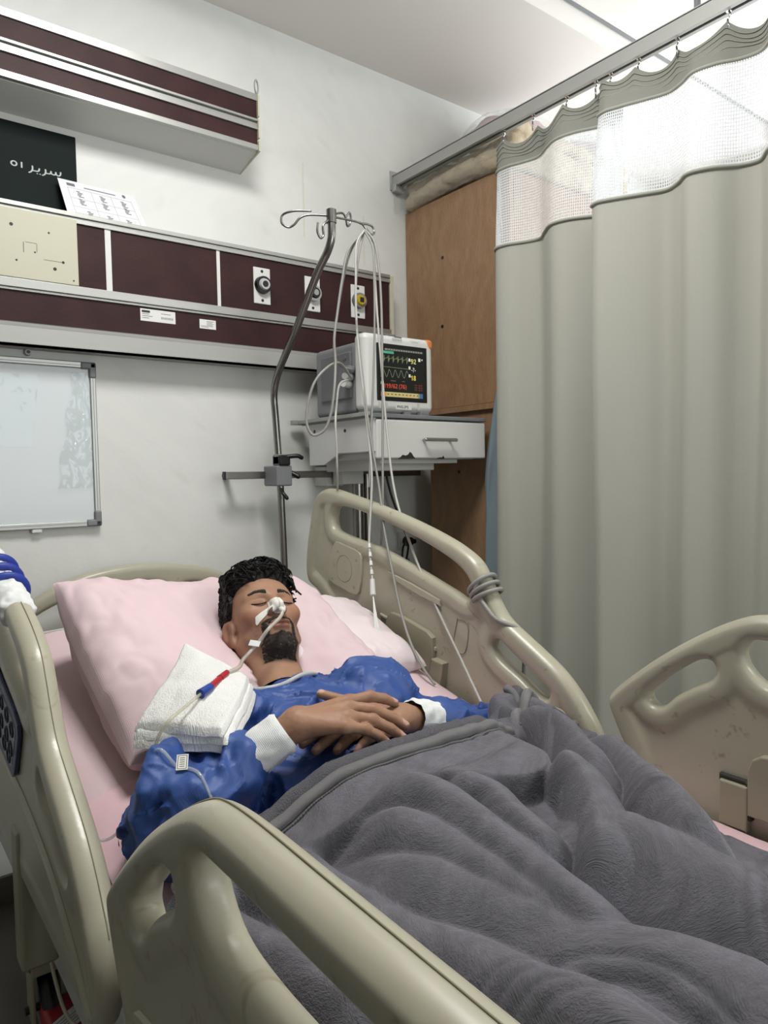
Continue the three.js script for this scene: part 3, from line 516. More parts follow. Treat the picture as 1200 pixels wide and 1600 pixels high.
{
  const t = thing('privacy_curtain', 'grey privacy curtain with white mesh top hanging from the rail', 'curtain', [0, 0, 0]);
  const yM = 2.372, yB = 2.098;
  obj('curtain_body', curtainPart(() => .22, () => yB, 60), M.curtain, t);
  const netA = dataTex(64, (u, v) => { const k = (u < .46 || v < .36) ? .96 : .10; return [k, k, k]; }, 1, false); netA.repeat.set(150, 105);
  obj('mesh_band', curtainPart(() => yB, () => yM, 12), phys(0xe2e5e8, .8, { alphaMap: netA, transparent: true }), t);
  obj('header_band', curtainPart(() => yM, topY, 16), M.header, t);
  obj('lower_piping', tube(plan.filter((p, i) => i % 4 === 0).map(p => V(curtX(p, yB) - .002, yB, p.z)), .006, 520, 6), M.piping, t);
  obj('upper_piping', tube(plan.filter((p, i) => i % 4 === 0).map(p => V(curtX(p, yM) - .002, yM, p.z)), .0055, 520, 6), M.piping, t);
  for (let k = 0; k < 4; k++) obj('header_stitching', tube(plan.filter((p, i) => i % 3 === 0).map(p => V(curtX(p, 2.45) - .0022, lerp(yM, topY(p.z), .35 + k * .17) + .003 * Math.sin(p.z * 40 + k), p.z)), .0012, 520, 4), M.piping, t);
  for (const z of hookZ) { const h = obj('curtain_hook', [tube([[1.155, 2.508, z], [1.155, 2.495, z + .004], [1.155, 2.486, z - .002], [1.152, 2.477, z], [1.149, 2.468, z + .003], [1.152, 2.455, z]], .0028, 24, 6), cyl([1.155, 2.505, z], [1.155, 2.515, z], .007)], M.chrome, t); }
  const b = thing('blue_curtain', 'blue grey cloth edge hanging between wardrobe and grey curtain', 'curtain', [0, 0, 0]);
  obj('cloth', grid(60, 40, (u, v) => { const z = .575 + .05 * u, y = lerp(.4, 1.95, 1 - v); return [1.190 - .010 * Math.sin(u * 9) - .014 * (1 - u), y, z - .085 * sstep(1.75, 1.25, y) * (1 - u * .6) + .006 * simplex(u * 3, y * 3, 2)]; }), M.blueCloth, b);
}

// ------------------------------------------------------------------ bed
const bed = thing('hospital_bed', 'beige plastic hospital bed with moulded side guards', 'bed', [0, 0, 0]);
const HGout = smooth2([[.324, .948], [.318, 1.002], [.350, 1.142], [.387, 1.228], [.429, 1.251], [.477, 1.254], [.61, 1.231], [.795, 1.192], [.978, 1.144], [1.08, 1.108], [1.137, 1.075], [1.169, 1.031], [1.191, .994], [1.225, .950], [1.284, .914], [1.332, .888], [1.393, .851], [1.436, .812], [1.464, .778], [1.485, .748], [1.501, .709], [1.502, .66], [1.48, .62], [1.43, .603], [1.2, .60], [.75, .60], [.64, .61], [.58, .66], [.53, .78], [.40, .905], [.34, .93]], true);
const HGh1 = smooth2([[.481, 1.165], [.500, 1.193], [.528, 1.199], [.609, 1.192], [.818, 1.146], [.998, 1.091], [1.079, 1.054], [1.115, 1.019], [1.122, .992], [1.107, .972], [1.038, .992], [.875, 1.041], [.728, 1.080], [.53, 1.113], [.490, 1.128]], true);
const HGh2 = smooth2([[1.188, .880], [1.200, .892], [1.259, .861], [1.316, .828], [1.363, .797], [1.358, .782], [1.331, .781], [1.275, .811], [1.216, .839], [1.190, .862]], true);
const FGout = smooth2([[1.577, .692], [1.537, .769], [1.519, .809], [1.518, .825], [1.530, .842], [1.577, .886], [1.653, .947], [1.736, 1.003], [1.787, 1.030], [1.815, 1.040], [1.86, 1.045], [2.0, 1.045], [2.2, 1.043], [2.38, 1.035], [2.47, 1.0], [2.50, .93], [2.51, .8], [2.50, .6], [2.45, .46], [2.0, .43], [1.68, .44], [1.60, .50], [1.585, .60]], true);
const FGhA = smooth2([[1.612, .858], [1.63, .876], [1.665, .908], [1.715, .942], [1.737, .945], [1.747, .932], [1.740, .912], [1.71, .892], [1.671, .864], [1.642, .836], [1.624, .834], [1.611, .846]], true);
const FGhB = smooth2([[1.80, .984], [1.812, .996], [1.86, 1.0], [2.0, 1.0], [2.2, 1.0], [2.36, .99], [2.41, .96], [2.42, .92], [2.38, .905], [2.2, .915], [2.0, .915], [1.88, .915], [1.83, .925], [1.805, .948], [1.798, .965]], true);
function guardGeo(out, holes, cell, ribs) {
  let z0 = 9, z1 = -9, y0 = 9, y1 = -9; for (const p of out) { z0 = Math.min(z0, p[0]); z1 = Math.max(z1, p[0]); y0 = Math.min(y0, p[1]); y1 = Math.max(y1, p[1]); }
  const cache = new Map();
  const f = (x, y, z) => {
    const key = Math.round(z * 4000) * 100003 + Math.round(y * 4000); let c = cache.get(key);
    if (c === undefined) {
      const o = poly2(z, y, out); let h = 9; for (const q of holes) h = Math.min(h, poly2(z, y, q));
      const d2 = Math.max(o, -h); let w = 0;
      if (d2 < .05) {
        // the rim along the upper outline and round the grip holes swells into a tube
        const top = sstep(.60, .74, y);
        const rim = Math.max(top * Math.exp(-Math.pow((o + .028) / .026, 4)), Math.exp(-Math.pow((h - .020) / .024, 4)) * .75);
        w = .0155 + .0088 * rim;
        for (const [P, r, a] of ribs) { const l = line2(z, y, P)[0]; w += a * Math.exp(-Math.pow(l / r, 4)); }
      }
      c = [d2, w]; cache.set(key, c);
    }
    const [d2, w] = c; if (d2 > .05) return d2;
    const a = d2 + .016, b = Math.abs(x) - w + .016; // rounded extrusion
    return Math.min(Math.max(a, b), 0) + Math.hypot(Math.max(a, 0), Math.max(b, 0)) - .016;
  };
  return sdfMesh(f, [-.05, y0 - .02, z0 - .02], [.05, y1 + .02, z1 + .02], cell, (x, y, z) => [z, y]);
}
const ribH = [[smooth2([[.70, .80], [.90, .80], [1.10, .775], [1.26, .735], [1.36, .69], [1.42, .65], [1.45, .625]], false), .010, .006]];
const ribF = [[smooth2([[1.60, .72], [1.70, .745], [1.85, .79], [2.05, .80], [2.3, .79]], false), .010, .006]];
const headGuardGeo = guardGeo(HGout, [HGh1, HGh2], .0048, []), footGuardGeo = guardGeo(FGout, [FGhA, FGhB], .0046, []);
const XN = -.527, XF = .5;
for (const [x, s] of [[XF, 1], [XN, -1]]) {
  const hg = obj('head_side_guard', headGuardGeo, M.plastic, bed); hg.position.x = x;
  const fg = obj('foot_side_guard', footGuardGeo, M.plastic, bed); fg.position.x = x;
  if (s < 0) { fg.position.x = -.515; fg.position.y = -.03; hg.position.set(-.512, -.075, -.06); }
  // moulding seam on top of the rails
  if (s > 0) { // inner face of the far guards
    const sp = obj('speaker_plate', (() => { const sh = new THREE.Shape(smooth2([[.513, 1.083], [.57, 1.075], [.64, 1.058], [.648, 1.04], [.632, .94], [.618, .93], [.55, .94], [.47, .962], [.466, .975], [.50, 1.07]], true, 3).map(p => new THREE.Vector2(...p))); const g = new THREE.ExtrudeGeometry(sh, { depth: .004, bevelEnabled: true, bevelSize: .003, bevelThickness: .003, bevelSegments: 2 }); const p = g.attributes.position; for (let i = 0; i < p.count; i++) { const a = p.getX(i), b = p.getY(i), c = p.getZ(i); p.setXYZ(i, -.017 - c, b, a); } g.setIndex(null); g.computeVertexNormals(); return g; })(), M.plastic, hg);
    const ring = new THREE.TorusGeometry(.042, .0016, 6, 40); ring.rotateY(Math.PI / 2); ring.translate(-.0235, 1.005, .56); obj('speaker_ring', ring, M.plastic2, sp);
    for (const [y, z] of [[1.055, .525], [1.035, .625], [.965, .49], [.95, .61]]) obj('screw', cyl([-.022, y, z], [-.0245, y, z], .005, .005, 10), M.plastic2, sp);
    const flat = (pts, x0, x1) => { const g = new THREE.ExtrudeGeometry(new THREE.Shape(pts.map(p => new THREE.Vector2(...p))), { depth: x1 - x0, bevelEnabled: true, bevelSize: .003, bevelThickness: .003, bevelSegments: 2 }); const p = g.attributes.position; for (let i = 0; i < p.count; i++) { const a = p.getX(i), b = p.getY(i), c = p.getZ(i); p.setXYZ(i, x0 + c, b, a); } g.setIndex(null); g.computeVertexNormals(); return g; };
    obj('release_lever', flat([[.80, .898], [.85, .892], [.955, .868], [.976, .855], [.975, .80], [.955, .72], [.76, .755], [.765, .83], [.785, .888]], -.026, -.012), M.plastic2, hg);
    obj('lever_recess', flat([[.835, .80], [.895, .785], [.89, .745], [.83, .757]], -.0298, -.024), std(0x4a473c, .6), hg);
    obj('catch', flat([[.985, .80], [1.025, .795], [1.012, .722], [.968, .735]], -.034, -.012), M.plastic2, hg);
    obj('catch_slot', [flat([[.742, .838], [.762, .83], [.758, .81], [.742, .815]], -.02, -.012), flat([[.978, .795], [.984, .795], [.968, .72], [.961, .722]], -.03, -.012)], std(0x2c2a24, .7), hg);
    obj('embossed_strip', [flat([[.784, 1.014], [.886, .991], [1.002, .961], [1.002, .949], [.92, .965], [.79, 1.003]], -.020, -.012), flat([[.74, .885], [.84, .865], [.98, .828], [.98, .824], [.84, .861], [.74, .881]], -.019, -.012)], M.plastic, hg);
    obj('embossed_frame', tube([[-.0165, .922, 1.065], [-.0165, .915, 1.102], [-.0165, .835, 1.088], [-.0165, .845, 1.052], [-.0165, .922, 1.065]], .0015, 60, 5), M.plastic2, hg);
    const wt = obj('warning_label', flat([[1.388, .771], [1.425, .761], [1.399, .742]], -.0195, -.014), std(0xb3ad95, .5), hg);
    obj('warning_symbol', flat([[1.394, .766], [1.416, .760], [1.400, .749]], -.0235, -.018), std(0x2a3560, .5), wt);
    obj('release_lever', flat([[1.817, .69], [1.817, .767], [1.824, .787], [1.838, .797], [1.86, .80], [2.0, .80], [2.02, .78], [2.02, .69]], -.028, -.012), M.plastic2, fg);
    obj('catch', flat([[1.769, .735], [1.812, .735], [1.812, .66], [1.768, .66]], -.030, -.012), M.plastic2, fg);
    obj('catch_slot', [flat([[1.764, .743], [1.815, .743], [1.815, .736], [1.764, .736]], -.022, -.012), flat([[1.8125, .742], [1.817, .742], [1.817, .68], [1.8125, .68]], -.026, -.012)], std(0x2c2a24, .7), fg);
    obj('cord_wrap', [0, 1, 2].map(k => { const g = new THREE.TorusGeometry(.036, .0055, 8, 30); g.scale(1, 1.1, 1); g.rotateX(Math.PI / 2 - .75 + .12 * k); g.translate(0, 1.018 - .013 * k, 1.140 + .009 * k); return g; }).concat([tube([[-.03, .99, 1.16], [-.032, .965, 1.19], [-.03, .945, 1.215], [0, .925, 1.255], [.03, .90, 1.25], [.035, .80, 1.245], [.035, .6, 1.24]], .0055, 40, 8)]), M.cableDark, hg);
  } else { // outer face of the near guards
    obj('mould_seam', tube(smooth2([[.35, 1.143], [.387, 1.229], [.429, 1.252], [.477, 1.255], [.61, 1.232], [.795, 1.193], [.978, 1.145], [1.08, 1.109], [1.137, 1.076], [1.169, 1.032], [1.191, .995], [1.225, .951], [1.284, .915], [1.332, .889], [1.393, .852], [1.436, .813], [1.464, .779], [1.485, .749]], false).map(p => [.004, p[1] - .0002, p[0] - .0002]), .0009, 200, 5), M.seam, hg);
    obj('mould_seam', tube(smooth2([[1.519, .81], [1.519, .826], [1.530, .843], [1.577, .887], [1.653, .948], [1.736, 1.004], [1.787, 1.031], [1.815, 1.041], [1.86, 1.046], [2.0, 1.046], [2.2, 1.044]], false).map(p => [.004, p[1] - .0002, p[0]]), .0009, 200, 5), M.seam, fg);
    for (const [R, par] of [[ribH, hg], [ribF, fg]]) { const g = tube(R[0][0].map(p => [-.0145, p[1], p[0]]), .011, 90, 10); const q = g.attributes.position; for (let i = 0; i < q.count; i++) q.setX(i, -.0145 + (q.getX(i) + .0145) * .75); g.computeVertexNormals(); obj('raised_rib', g, M.plastic, par); }
    const kp = obj('control_panel', (() => { const sh = new THREE.Shape([[.76, .995], [.84, .99], [1.02, .945], [1.05, .93], [1.05, .91], [.995, .825], [.975, .815], [.76, .85]].map(p => new THREE.Vector2(...p))); const g = new THREE.ExtrudeGeometry(sh, { depth: .004, bevelEnabled: true, bevelSize: .004, bevelThickness: .002, bevelSegments: 2 }); const p = g.attributes.position; for (let i = 0; i < p.count; i++) { const a = p.getX(i), b = p.getY(i), c = p.getZ(i); p.setXYZ(i, -.019 - c, b, a); } g.setIndex(null); g.computeVertexNormals(); return g; })(), std(0x3c4468, .4), hg);
    obj('key_field', (() => { const sh = new THREE.Shape([[.77, .98], [.84, .975], [1.01, .933], [1.035, .92], [1.035, .91], [.985, .838], [.97, .83], [.77, .863]].map(p => new THREE.Vector2(...p))); const g = new THREE.ShapeGeometry(sh); const p = g.attributes.position; for (let i = 0; i < p.count; i++) { const a = p.getX(i), b = p.getY(i); p.setXYZ(i, -.0256, b, a); } g.computeVertexNormals(); return g; })(), phys(0x8b93a3, .4), kp);
    for (const [z, y] of [[.86, .95], [.91, .94], [.96, .928], [1.005, .912], [.85, .91], [.90, .90], [.95, .888], [.985, .87], [.87, .873], [.92, .862], [.962, .85]]) { const g = new THREE.TorusGeometry(.0135, .0022, 6, 24); g.rotateY(Math.PI / 2); g.translate(-.0262, y, z); obj('key', g, std(0x23293a, .5), kp); }
  }
  for (const [z, y] of [[.85, .33], [1.95, .33]]) obj('guard_arm', [box(x - .012 - (s > 0 ? .05 : -.005), x + .012 + (s > 0 ? -.005 : .05), .34, .62, z, z + .06, .008)], M.plastic2, bed);
}
{ // head board: a moulded arch with two grip holes
  const out = smooth2([[-.47, .55], [-.47, .80], [-.445, .858], [-.39, .898], [-.30, .962], [-.206, 1.0], [-.09, 1.02], [.0, 1.023], [.098, 1.014], [.20, .993], [.30, .952], [.39, .898], [.445, .858], [.47, .80], [.47, .55]], true);
  const h1 = smooth2([[-.40, .84], [-.33, .892], [-.22, .938], [-.10, .957], [.02, .960], [.055, .945], [.06, .90], [.05, .80], [-.36, .79]], true);
  const h2 = smooth2([[.115, .935], [.15, .945], [.24, .922], [.32, .885], [.39, .84], [.37, .79], [.14, .80], [.105, .87]], true);
  const g = sdfMesh((x, y, z) => { const d2 = Math.max(poly2(x, y, out), -Math.min(poly2(x, y, h1), poly2(x, y, h2))); if (d2 > .05) return d2; const a = d2 + .018, b = Math.abs(z - .1) - .024 + .018; return Math.min(Math.max(a, b), 0) + Math.hypot(Math.max(a, 0), Math.max(b, 0)) - .018; }, [-.5, .53, .05], [.5, 1.04, .15], .006, (x, y) => [x, y]);
  obj('head_board', g, M.plastic, bed);
}
obj('frame', [box(-.45, .45, .36, .44, .16, 2.5, .01), box(-.46, -.40, .28, .38, .16, 2.5, .01), box(.40, .46, .28, .38, .16, 2.5, .01), box(-.40, .40, .20, .28, .35, .47, .01), box(-.40, .40, .20, .28, 2.2, 2.32, .01)], M.lightgray, bed);
obj('mattress_deck', [box(-.43, .43, .46, .50, 1.35, 2.5, .01), (() => { const g = new RoundedBoxGeometry(.86, .04, .95, 2, .01); g.translate(0, 0, -.475); g.rotateX(.28); g.translate(0, .48, 1.35); return g; })()], M.plastic2, bed);
obj('foot_board', box(-.46, .46, .5, .92, 2.53, 2.57, .015), M.plastic, bed);
for (const [x, z] of [[-.45, .66], [.45, .66], [-.43, 2.26], [.43, 2.26]]) {
  const w = obj('caster_wheel', (() => { const g = new THREE.TorusGeometry(.074, .018, 12, 40); g.rotateY(Math.PI / 2); g.translate(x, .092, z); return g; })(), M.black, bed);
  obj('wheel_disc', [cyl([x - .012, .092, z], [x + .012, .092, z], .058, .058, 32)], M.gray, w);
  obj('caster_fork', [box(x - .034, x - .026, .07, .22, z - .02, z + .045, .004), box(x + .026, x + .034, .07, .22, z - .02, z + .045, .004), box(x - .034, x + .034, .19, .225, z - .03, z + .05, .006), cyl([x, .2, z], [x, .30, z], .022)], M.plastic2, w);
  obj('axle_bolt', cyl([x - .042, .092, z], [x + .042, .092, z], .009, .009, 12), M.dark, w);
}
// mattress: flat at the foot, raised under the back
const PIV = 1.36, MY = .685, TH = 15.2 * Math.PI / 180;
const mattY = z => z > PIV ? MY : MY + (PIV - z) * Math.tan(TH) - .012 * Math.exp(-Math.pow((z - PIV) / .1, 2));
{
  const t = thing('mattress', 'mattress in a pale pink fitted sheet on the bed', 'mattress', [0, 0, 0]);
  const top = (x, z) => mattY(z) - .03 * Math.pow(Math.abs(x) / .455, 10) + .0035 * fbm(x * 5, z * 5, 1, 3) + .004 * Math.pow(Math.abs(simplex(x * 3 + z * 4, z * 2, 7)), 3);
  const g = grid(120, 260, (u, v) => { // around the section: bottom left, up, over, down
    const z = lerp(.49, 2.5, v); const s = u * 2 - 1; const k = Math.abs(s); let x, y;
    if (k < .8) { x = s / .8 * .455; y = top(x, z); } else { const q = (k - .8) / .2; x = Math.sign(s) * (.455 + .01 * Math.sin(Math.PI * q)); y = top(Math.sign(s) * .455, z) - .13 * q; }
    return [x, y, z, x, z];
  });
  const endCap = grid(40, 6, (u, v) => { const x = lerp(-.455, .455, u); return [x, top(x, .49) - .13 * v, .49 - .012 * Math.sin(Math.PI * v), x, v * .1]; });
  obj('sheet', [g, endCap], M.pink, t);
  obj('sheet_seam', tube([[-.455, .875, .492], [-.435, .905, .488], [-.3, .921, .488], [0, .921, .488], [.435, .905, .488]], .004, 40, 6), M.knit, t);
  // draw sheet of slightly deeper pink across the middle
  const ds = grid(100, 90, (u, v) => { const x = lerp(-.462, .462, u), z = lerp(1.115, 1.95, v); return [x, top(x, z) + .006 + .004 * Math.pow(Math.abs(simplex(x * 5, z * 6, 17)), 2) * (v < .4 ? 1.6 : 1) - (v < .01 ? .005 : 0), z + .012 * simplex(x * 4, 2, 3) * (1 - v), x, z]; });
  obj('draw_sheet', ds, phys(0xdbb9bf, .85, { bumpMap: weave, bumpScale: .0003 }), t);
}
// ------------------------------------------------------------------ pillows
let pillowMesh;
function pillowGeo(w, l, t, dents, sd, lift = 0, n = 120) {
  const f = (s) => (u, v) => {
    const a = u * 2 - 1, b = v * 2 - 1;
    const pinch = 1 - .05 * (1 - Math.pow(Math.abs(b), 2)) * Math.pow(Math.abs(a), 6) , pinch2 = 1 - .05 * (1 - a * a) * Math.pow(Math.abs(b), 6);
    const rc = 1 - .05 * a * a * b * b; let x = a * w / 2 * pinch * rc, z = b * l / 2 * pinch2 * rc;
    let h = t / 2 * Math.pow((1 - Math.pow(Math.abs(a), 4.6)) * (1 - Math.pow(Math.abs(b), 4.6)), .5);
    const edge = 1 - Math.min(1 - Math.abs(a), 1 - Math.abs(b));
    h += .010 * fbm(x * 5, z * 5, sd + s, 2) * Math.min(1, h / .03) + .016 * Math.pow(Math.abs(fbm(x * 11 + sd, z * 7, 3, 2)), 1.3) * edge * edge * Math.min(1, h / .02);
    let y = s * h; if (s > 0) for (const [dx, dz, rx, rz, d] of dents) y -= d * Math.exp(-(((x - dx) / rx) ** 2) - ((z - dz) / rz) ** 2) * Math.min(1, h / .05);
    y += lift * Math.pow(Math.max(0, -a), 3) * Math.pow(Math.max(0, -b), 2);
    return [x, y, z, x, z];
  };
  const A = grid(n, n, f(1)), B = grid(n, n, f(-1)); const I = B.index.array; for (let i = 0; i < I.length; i += 3) { const q = I[i]; I[i] = I[i + 1]; I[i + 1] = q; } B.computeVertexNormals();
  return mergeAll([A, B]);
}
{
  const p = tag(obj('pillow', pillowGeo(.70, .56, .19, [[.085, .06, .17, .24, .085]], 3, .05), M.pink), 'large plump pink pillow under the head of the patient', 'pillow');
  p.rotation.set(.44, .03, -.075); p.position.set(-.068, .893, .90);
  pillowMesh = p;
  const q = tag(obj('pillow', pillowGeo(.62, .42, .10, [], 9), phys(0xdccfd1, .85, { bumpMap: weave, bumpScale: .0003 })), 'flatter pale pink pillow showing behind the large pillow by the far guard', 'pillow');
  q.rotation.set(.30, -.05, -.05); q.position.set(.15, .87, .80);
}
const CA=[[0.596,1.620,0.447],[0.521,1.657,0.488],[0.451,1.629,0.513],[0.410,1.581,0.509],[0.390,1.502,0.500],[0.388,1.453,0.501],[0.402,1.422,0.514],[0.428,1.436,0.533],[0.446,1.481,0.544],[0.459,1.560,0.549],[0.478,1.652,0.531],[0.478,1.722,0.527],[0.495,1.804,0.522],[0.517,1.907,0.519],[0.545,2.011,0.520],[0.591,2.070,0.539]];
const CB=[[0.597,1.648,0.447],[0.532,1.654,0.472],[0.498,1.689,0.494],[0.505,1.760,0.494],[0.520,1.852,0.500],[0.540,1.953,0.508],[0.565,2.025,0.516],[0.595,2.072,0.536]];
const CC=[[0.589,1.616,0.442],[0.518,1.586,0.491],[0.486,1.524,0.521],[0.458,1.461,0.554],[0.457,1.382,0.559],[0.466,1.302,0.546],[0.535,1.197,0.442]];
const CD=[[0.586,2.069,0.548],[0.561,2.031,0.544],[0.547,1.924,0.553],[0.536,1.781,0.567],[0.527,1.638,0.595],[0.522,1.477,0.628],[0.498,1.301,0.684],[0.472,1.187,0.710],[0.441,1.097,0.743],[0.419,1.028,0.781],[0.408,1.003,0.800]];
const CDend=[[0.408,1.003,0.800],[0.396,0.962,0.818]];
const CE=[[0.588,2.069,0.549],[0.599,2.016,0.574],[0.592,1.903,0.589],[0.579,1.740,0.603],[0.556,1.578,0.622],[0.524,1.398,0.647],[0.490,1.262,0.681]];
const CF=[[0.590,2.071,0.551],[0.603,2.034,0.576],[0.605,1.943,0.597],[0.600,1.820,0.613],[0.582,1.656,0.636],[0.564,1.496,0.658],[0.538,1.339,0.687],[0.520,1.204,0.707],[0.523,1.087,0.693]];
const CG=[[0.593,2.072,0.546],[0.605,2.046,0.564],[0.600,1.946,0.580],[0.589,1.780,0.607],[0.579,1.637,0.635],[0.559,1.416,0.685],[0.532,1.243,0.752],[0.502,1.082,0.866],[0.480,0.947,0.984],[0.459,0.827,1.103],[0.430,0.732,1.213]];
const CH=[[0.592,2.072,0.540],[0.572,2.010,0.541],[0.551,1.886,0.546],[0.536,1.781,0.567],[0.531,1.606,0.600],[0.517,1.421,0.653],[0.507,1.262,0.707],[0.478,1.133,0.769],[0.453,1.033,0.832],[0.425,0.922,0.906],[0.401,0.843,0.982],[0.398,0.793,1.033],[0.403,0.765,1.064]];
const CL0=[[0.396,0.962,0.818],[0.372,0.925,0.853],[0.336,0.877,0.905],[0.306,0.822,0.949]];
const CL1=[[0.396,0.962,0.818],[0.373,0.925,0.854],[0.339,0.877,0.907],[0.314,0.814,0.955]];
const CL2=[[0.396,0.962,0.818],[0.374,0.925,0.855],[0.342,0.877,0.909],[0.319,0.806,0.959]];
const CL3=[[0.396,0.962,0.818],[0.375,0.925,0.855],[0.345,0.877,0.911],[0.327,0.822,0.965]];
const CL4=[[0.396,0.962,0.818],[0.376,0.925,0.856],[0.348,0.877,0.914],[0.338,0.835,0.972]];
// ------------------------------------------------------------------ monitor cables
{
  const defs = [
    [CA, 'grey monitor cable looping below the hook beside the pole', .0042], [CB, 'thin grey cable running from the monitor side up to the hook', .0032], [CC, 'white cable hanging from the monitor down behind the guard', .0036],
    [CE, 'grey cable hanging straight in front of the monitor shell', .0034], [CF, 'grey cable falling from the hook across the screen edge', .0038], [CG, 'pale cable crossing the far guard towards the folded blanket', .0036], [CH, 'grey cable crossing the release lever of the far guard', .0036]];
  for (const [P, lab, r] of defs) tag(obj('monitor_cable', tube(P, r, 120, 8), P === CC || P === CG ? M.cable : M.cableDark), lab, 'cable', 'monitor cables on the pole hook');
  const t = thing('electrode_cable', 'white electrode cable with junction block splitting into thin leads', 'cable', [0, 0, 0]);
  obj('trunk', tube(CD, .0036, 120, 8), M.cable, t);
  obj('junction_block', [cyl(CDend[0], CDend[1], .007, .0085, 14), ...[0, 1, 2, 3].map(k => cyl([lerp(CD[8][0], CD[10][0], k / 4), lerp(CD[8][1], CD[10][1], k / 4), lerp(CD[8][2], CD[10][2], k / 4)], [lerp(CD[8][0], CD[10][0], k / 4 + .12), lerp(CD[8][1], CD[10][1], k / 4 + .12), lerp(CD[8][2], CD[10][2], k / 4 + .12)], .005, .005, 10))], M.white, t);
  for (const P of [CL0, CL1, CL2, CL3, CL4]) obj('lead', tube(P, .0017, 30, 6), M.white, t);
}
// ------------------------------------------------------------------ the patient
const person = thing('person', 'man in a blue gown lying in the bed with folded hands', 'person', [0, 0, 0]);
const HO = [-.014, .952, .947], HX = V(.98600576, -.07247459, .1501335), HY = V(.15985987, .66655159, -.72811661), HZ = V(-.04730177, .74192749, .66880949);
const headM = new THREE.Matrix4().makeBasis(HX, HY, HZ).setPosition(...HO);
const headInv = headM.clone().invert();
const toHead = a => V(...a).applyMatrix4(headInv).toArray(), fromHead = a => V(...a).applyMatrix4(headM).toArray();
const neckEnd = toHead([-.062, .815, 1.135]);
function headSDF(x, y, z) {
  const a = Math.abs(x);
  let d = ell(x, y, z, [0, .03, -.012], [.0735, .09, .096]);
  d = smin(d, ell(x, y, z, [0, -.033, .026], [.058, .078, .066]), .03);
  d = smin(d, ell(x, y, z, [0, .045, .042], [.06, .05, .047]), .03);
  d = smin(d, cap(a, y, z, [.05, -.052, 0], [.012, -.100, .066], .021, .020), .026);
  d = smin(d, ell(x, y, z, [0, -.098, .076], [.020, .017, .017]), .02);
  d = smin(d, ell(a, y, z, [.046, -.010, .060], [.022, .02, .02]), .022);
  d = smin(d, cap(a, y, z, [.010, .027, .0865], [.047, .030, .067], .0085, .008), .014);
  d = smin(d, ell(x, y, z, [0, -.060, .076], [.030, .024, .022]), .016);
  d = smax(d, -ell(a, y, z, [.031, .006, .100], [.018, .0125, .014]), .012);
  d = smin(d, ell(a, y, z, [.0315, .006, .0735], [.0165, .0125, .0152]), .005);
  // fold above the closed lid
  d = smax(d, -cap(a, y, z, [.019, .0135, .0905], [.044, .0135, .082], .0018, .0018), .004);
  d = smin(d, cap(x, y, z, [0, .020, .087], [0, -.022, .1085], .0072, .0112), .012);
  d = smin(d, ell(a, y, z, [.0125, -.029, .0985], [.0085, .0078, .0105]), .006);
  d = smax(d, -ell(a, y, z, [.0068, -.0375, .1025], [.0042, .0045, .0055]), .003);
  d = smin(d, ell(x, y, z, [0, -.0585, .0975], [.0215, .0052, .0072]), .005);
  d = smin(d, ell(x, y, z, [0, -.0705, .0960], [.0185, .0064, .0078]), .005);
  d = smax(d, -ell(x, y, z, [0, -.0643, .1055], [.024, .0015, .0105]), .003);
  // ears
  let e = ell(a, y, z, [.0785 + .25 * (-.005 - z), -.006, -.012], [.0085, .033, .021]);
  e = smax(e, -ell(a, y, z, [.0905, -.006, -.006], [.0085, .020, .0115]), .007);
  e = smin(e, ell(a, y, z, [.0765, -.037, -.004], [.007, .012, .009]), .008);
  d = smin(d, e, .007);
  // neck
  d = smin(d, cap(x, y, z, [0, -.05, -.018], neckEnd, .052, .058), .022);
  d = smin(d, cap(a, y, z, [.055, -.035, -.02], [neckEnd[0] + .015, neckEnd[1], neckEnd[2] + .045], .012, .011), .02);
  d = smin(d, ell(x, y, z, [0, -.128, .026], [.011, .014, .010]), .016);
  return d;
}
function beardMask(x, y, z) {
  const a = Math.abs(x); let m = 0;
  if (z > .0) {
    m = Math.max(m, sstep(-.074, -.088, y) * sstep(.055, .03, a) * sstep(.02, .05, z));
    m = Math.max(m, .85 * sstep(.012, .04, z) * sstep(.020, .010, Math.abs(cap(a, y, z, [.064, -.045, .005], [.02, -.105, .072], 0, 0))));
    m = Math.max(m, sstep(.0085, .0055, Math.abs(y + .0485 + .10 * a)) * sstep(.034, .026, a) * sstep(.07, .08, z));
    m = Math.max(m, .95 * sstep(.009, .005, Math.hypot(a - .031, clamp(y, -.095, -.052) - y)) * sstep(.05, .06, z));
    m = Math.max(m, sstep(.008, .005, a) * sstep(-.077, -.082, y));
    m *= (1 - sstep(1.3, 1, Math.hypot(x / .021, (y + .0645) / .0115))) * Math.max(sstep(-.112, -.10, y), sstep(.032, .046, z)) * sstep(-.137, -.127, y);
  }
  m = Math.max(m, .55 * sstep(.014, .008, Math.abs(z - .004)) * sstep(.055, .062, a) * sstep(-.05, -.02, y) * sstep(.04, .01, y));
  return m;
}
function browMask(x, y, z) { const a = Math.abs(x); if (z < .04) return 0; const t = clamp((a - .013) / .035, 0, 1); return sstep(.0072 - .0028 * t, .0042 - .002 * t, Math.abs(y - (.0265 + .006 * Math.sin(t * 2.4)))) * sstep(.011, .015, a) * sstep(.054, .047, a); }
const srgb = (r, g, b) => { const c = new THREE.Color().setRGB(r / 255, g / 255, b / 255, THREE.SRGBColorSpace); return [c.r, c.g, c.b]; };
const SK = srgb(156, 120, 97), SKR = srgb(155, 110, 89), SKL = srgb(126, 78, 66), SKD = srgb(52, 40, 34), NAIL = srgb(196, 156, 138);
const mix3 = (a, b, t) => [lerp(a[0], b[0], t), lerp(a[1], b[1], t), lerp(a[2], b[2], t)];
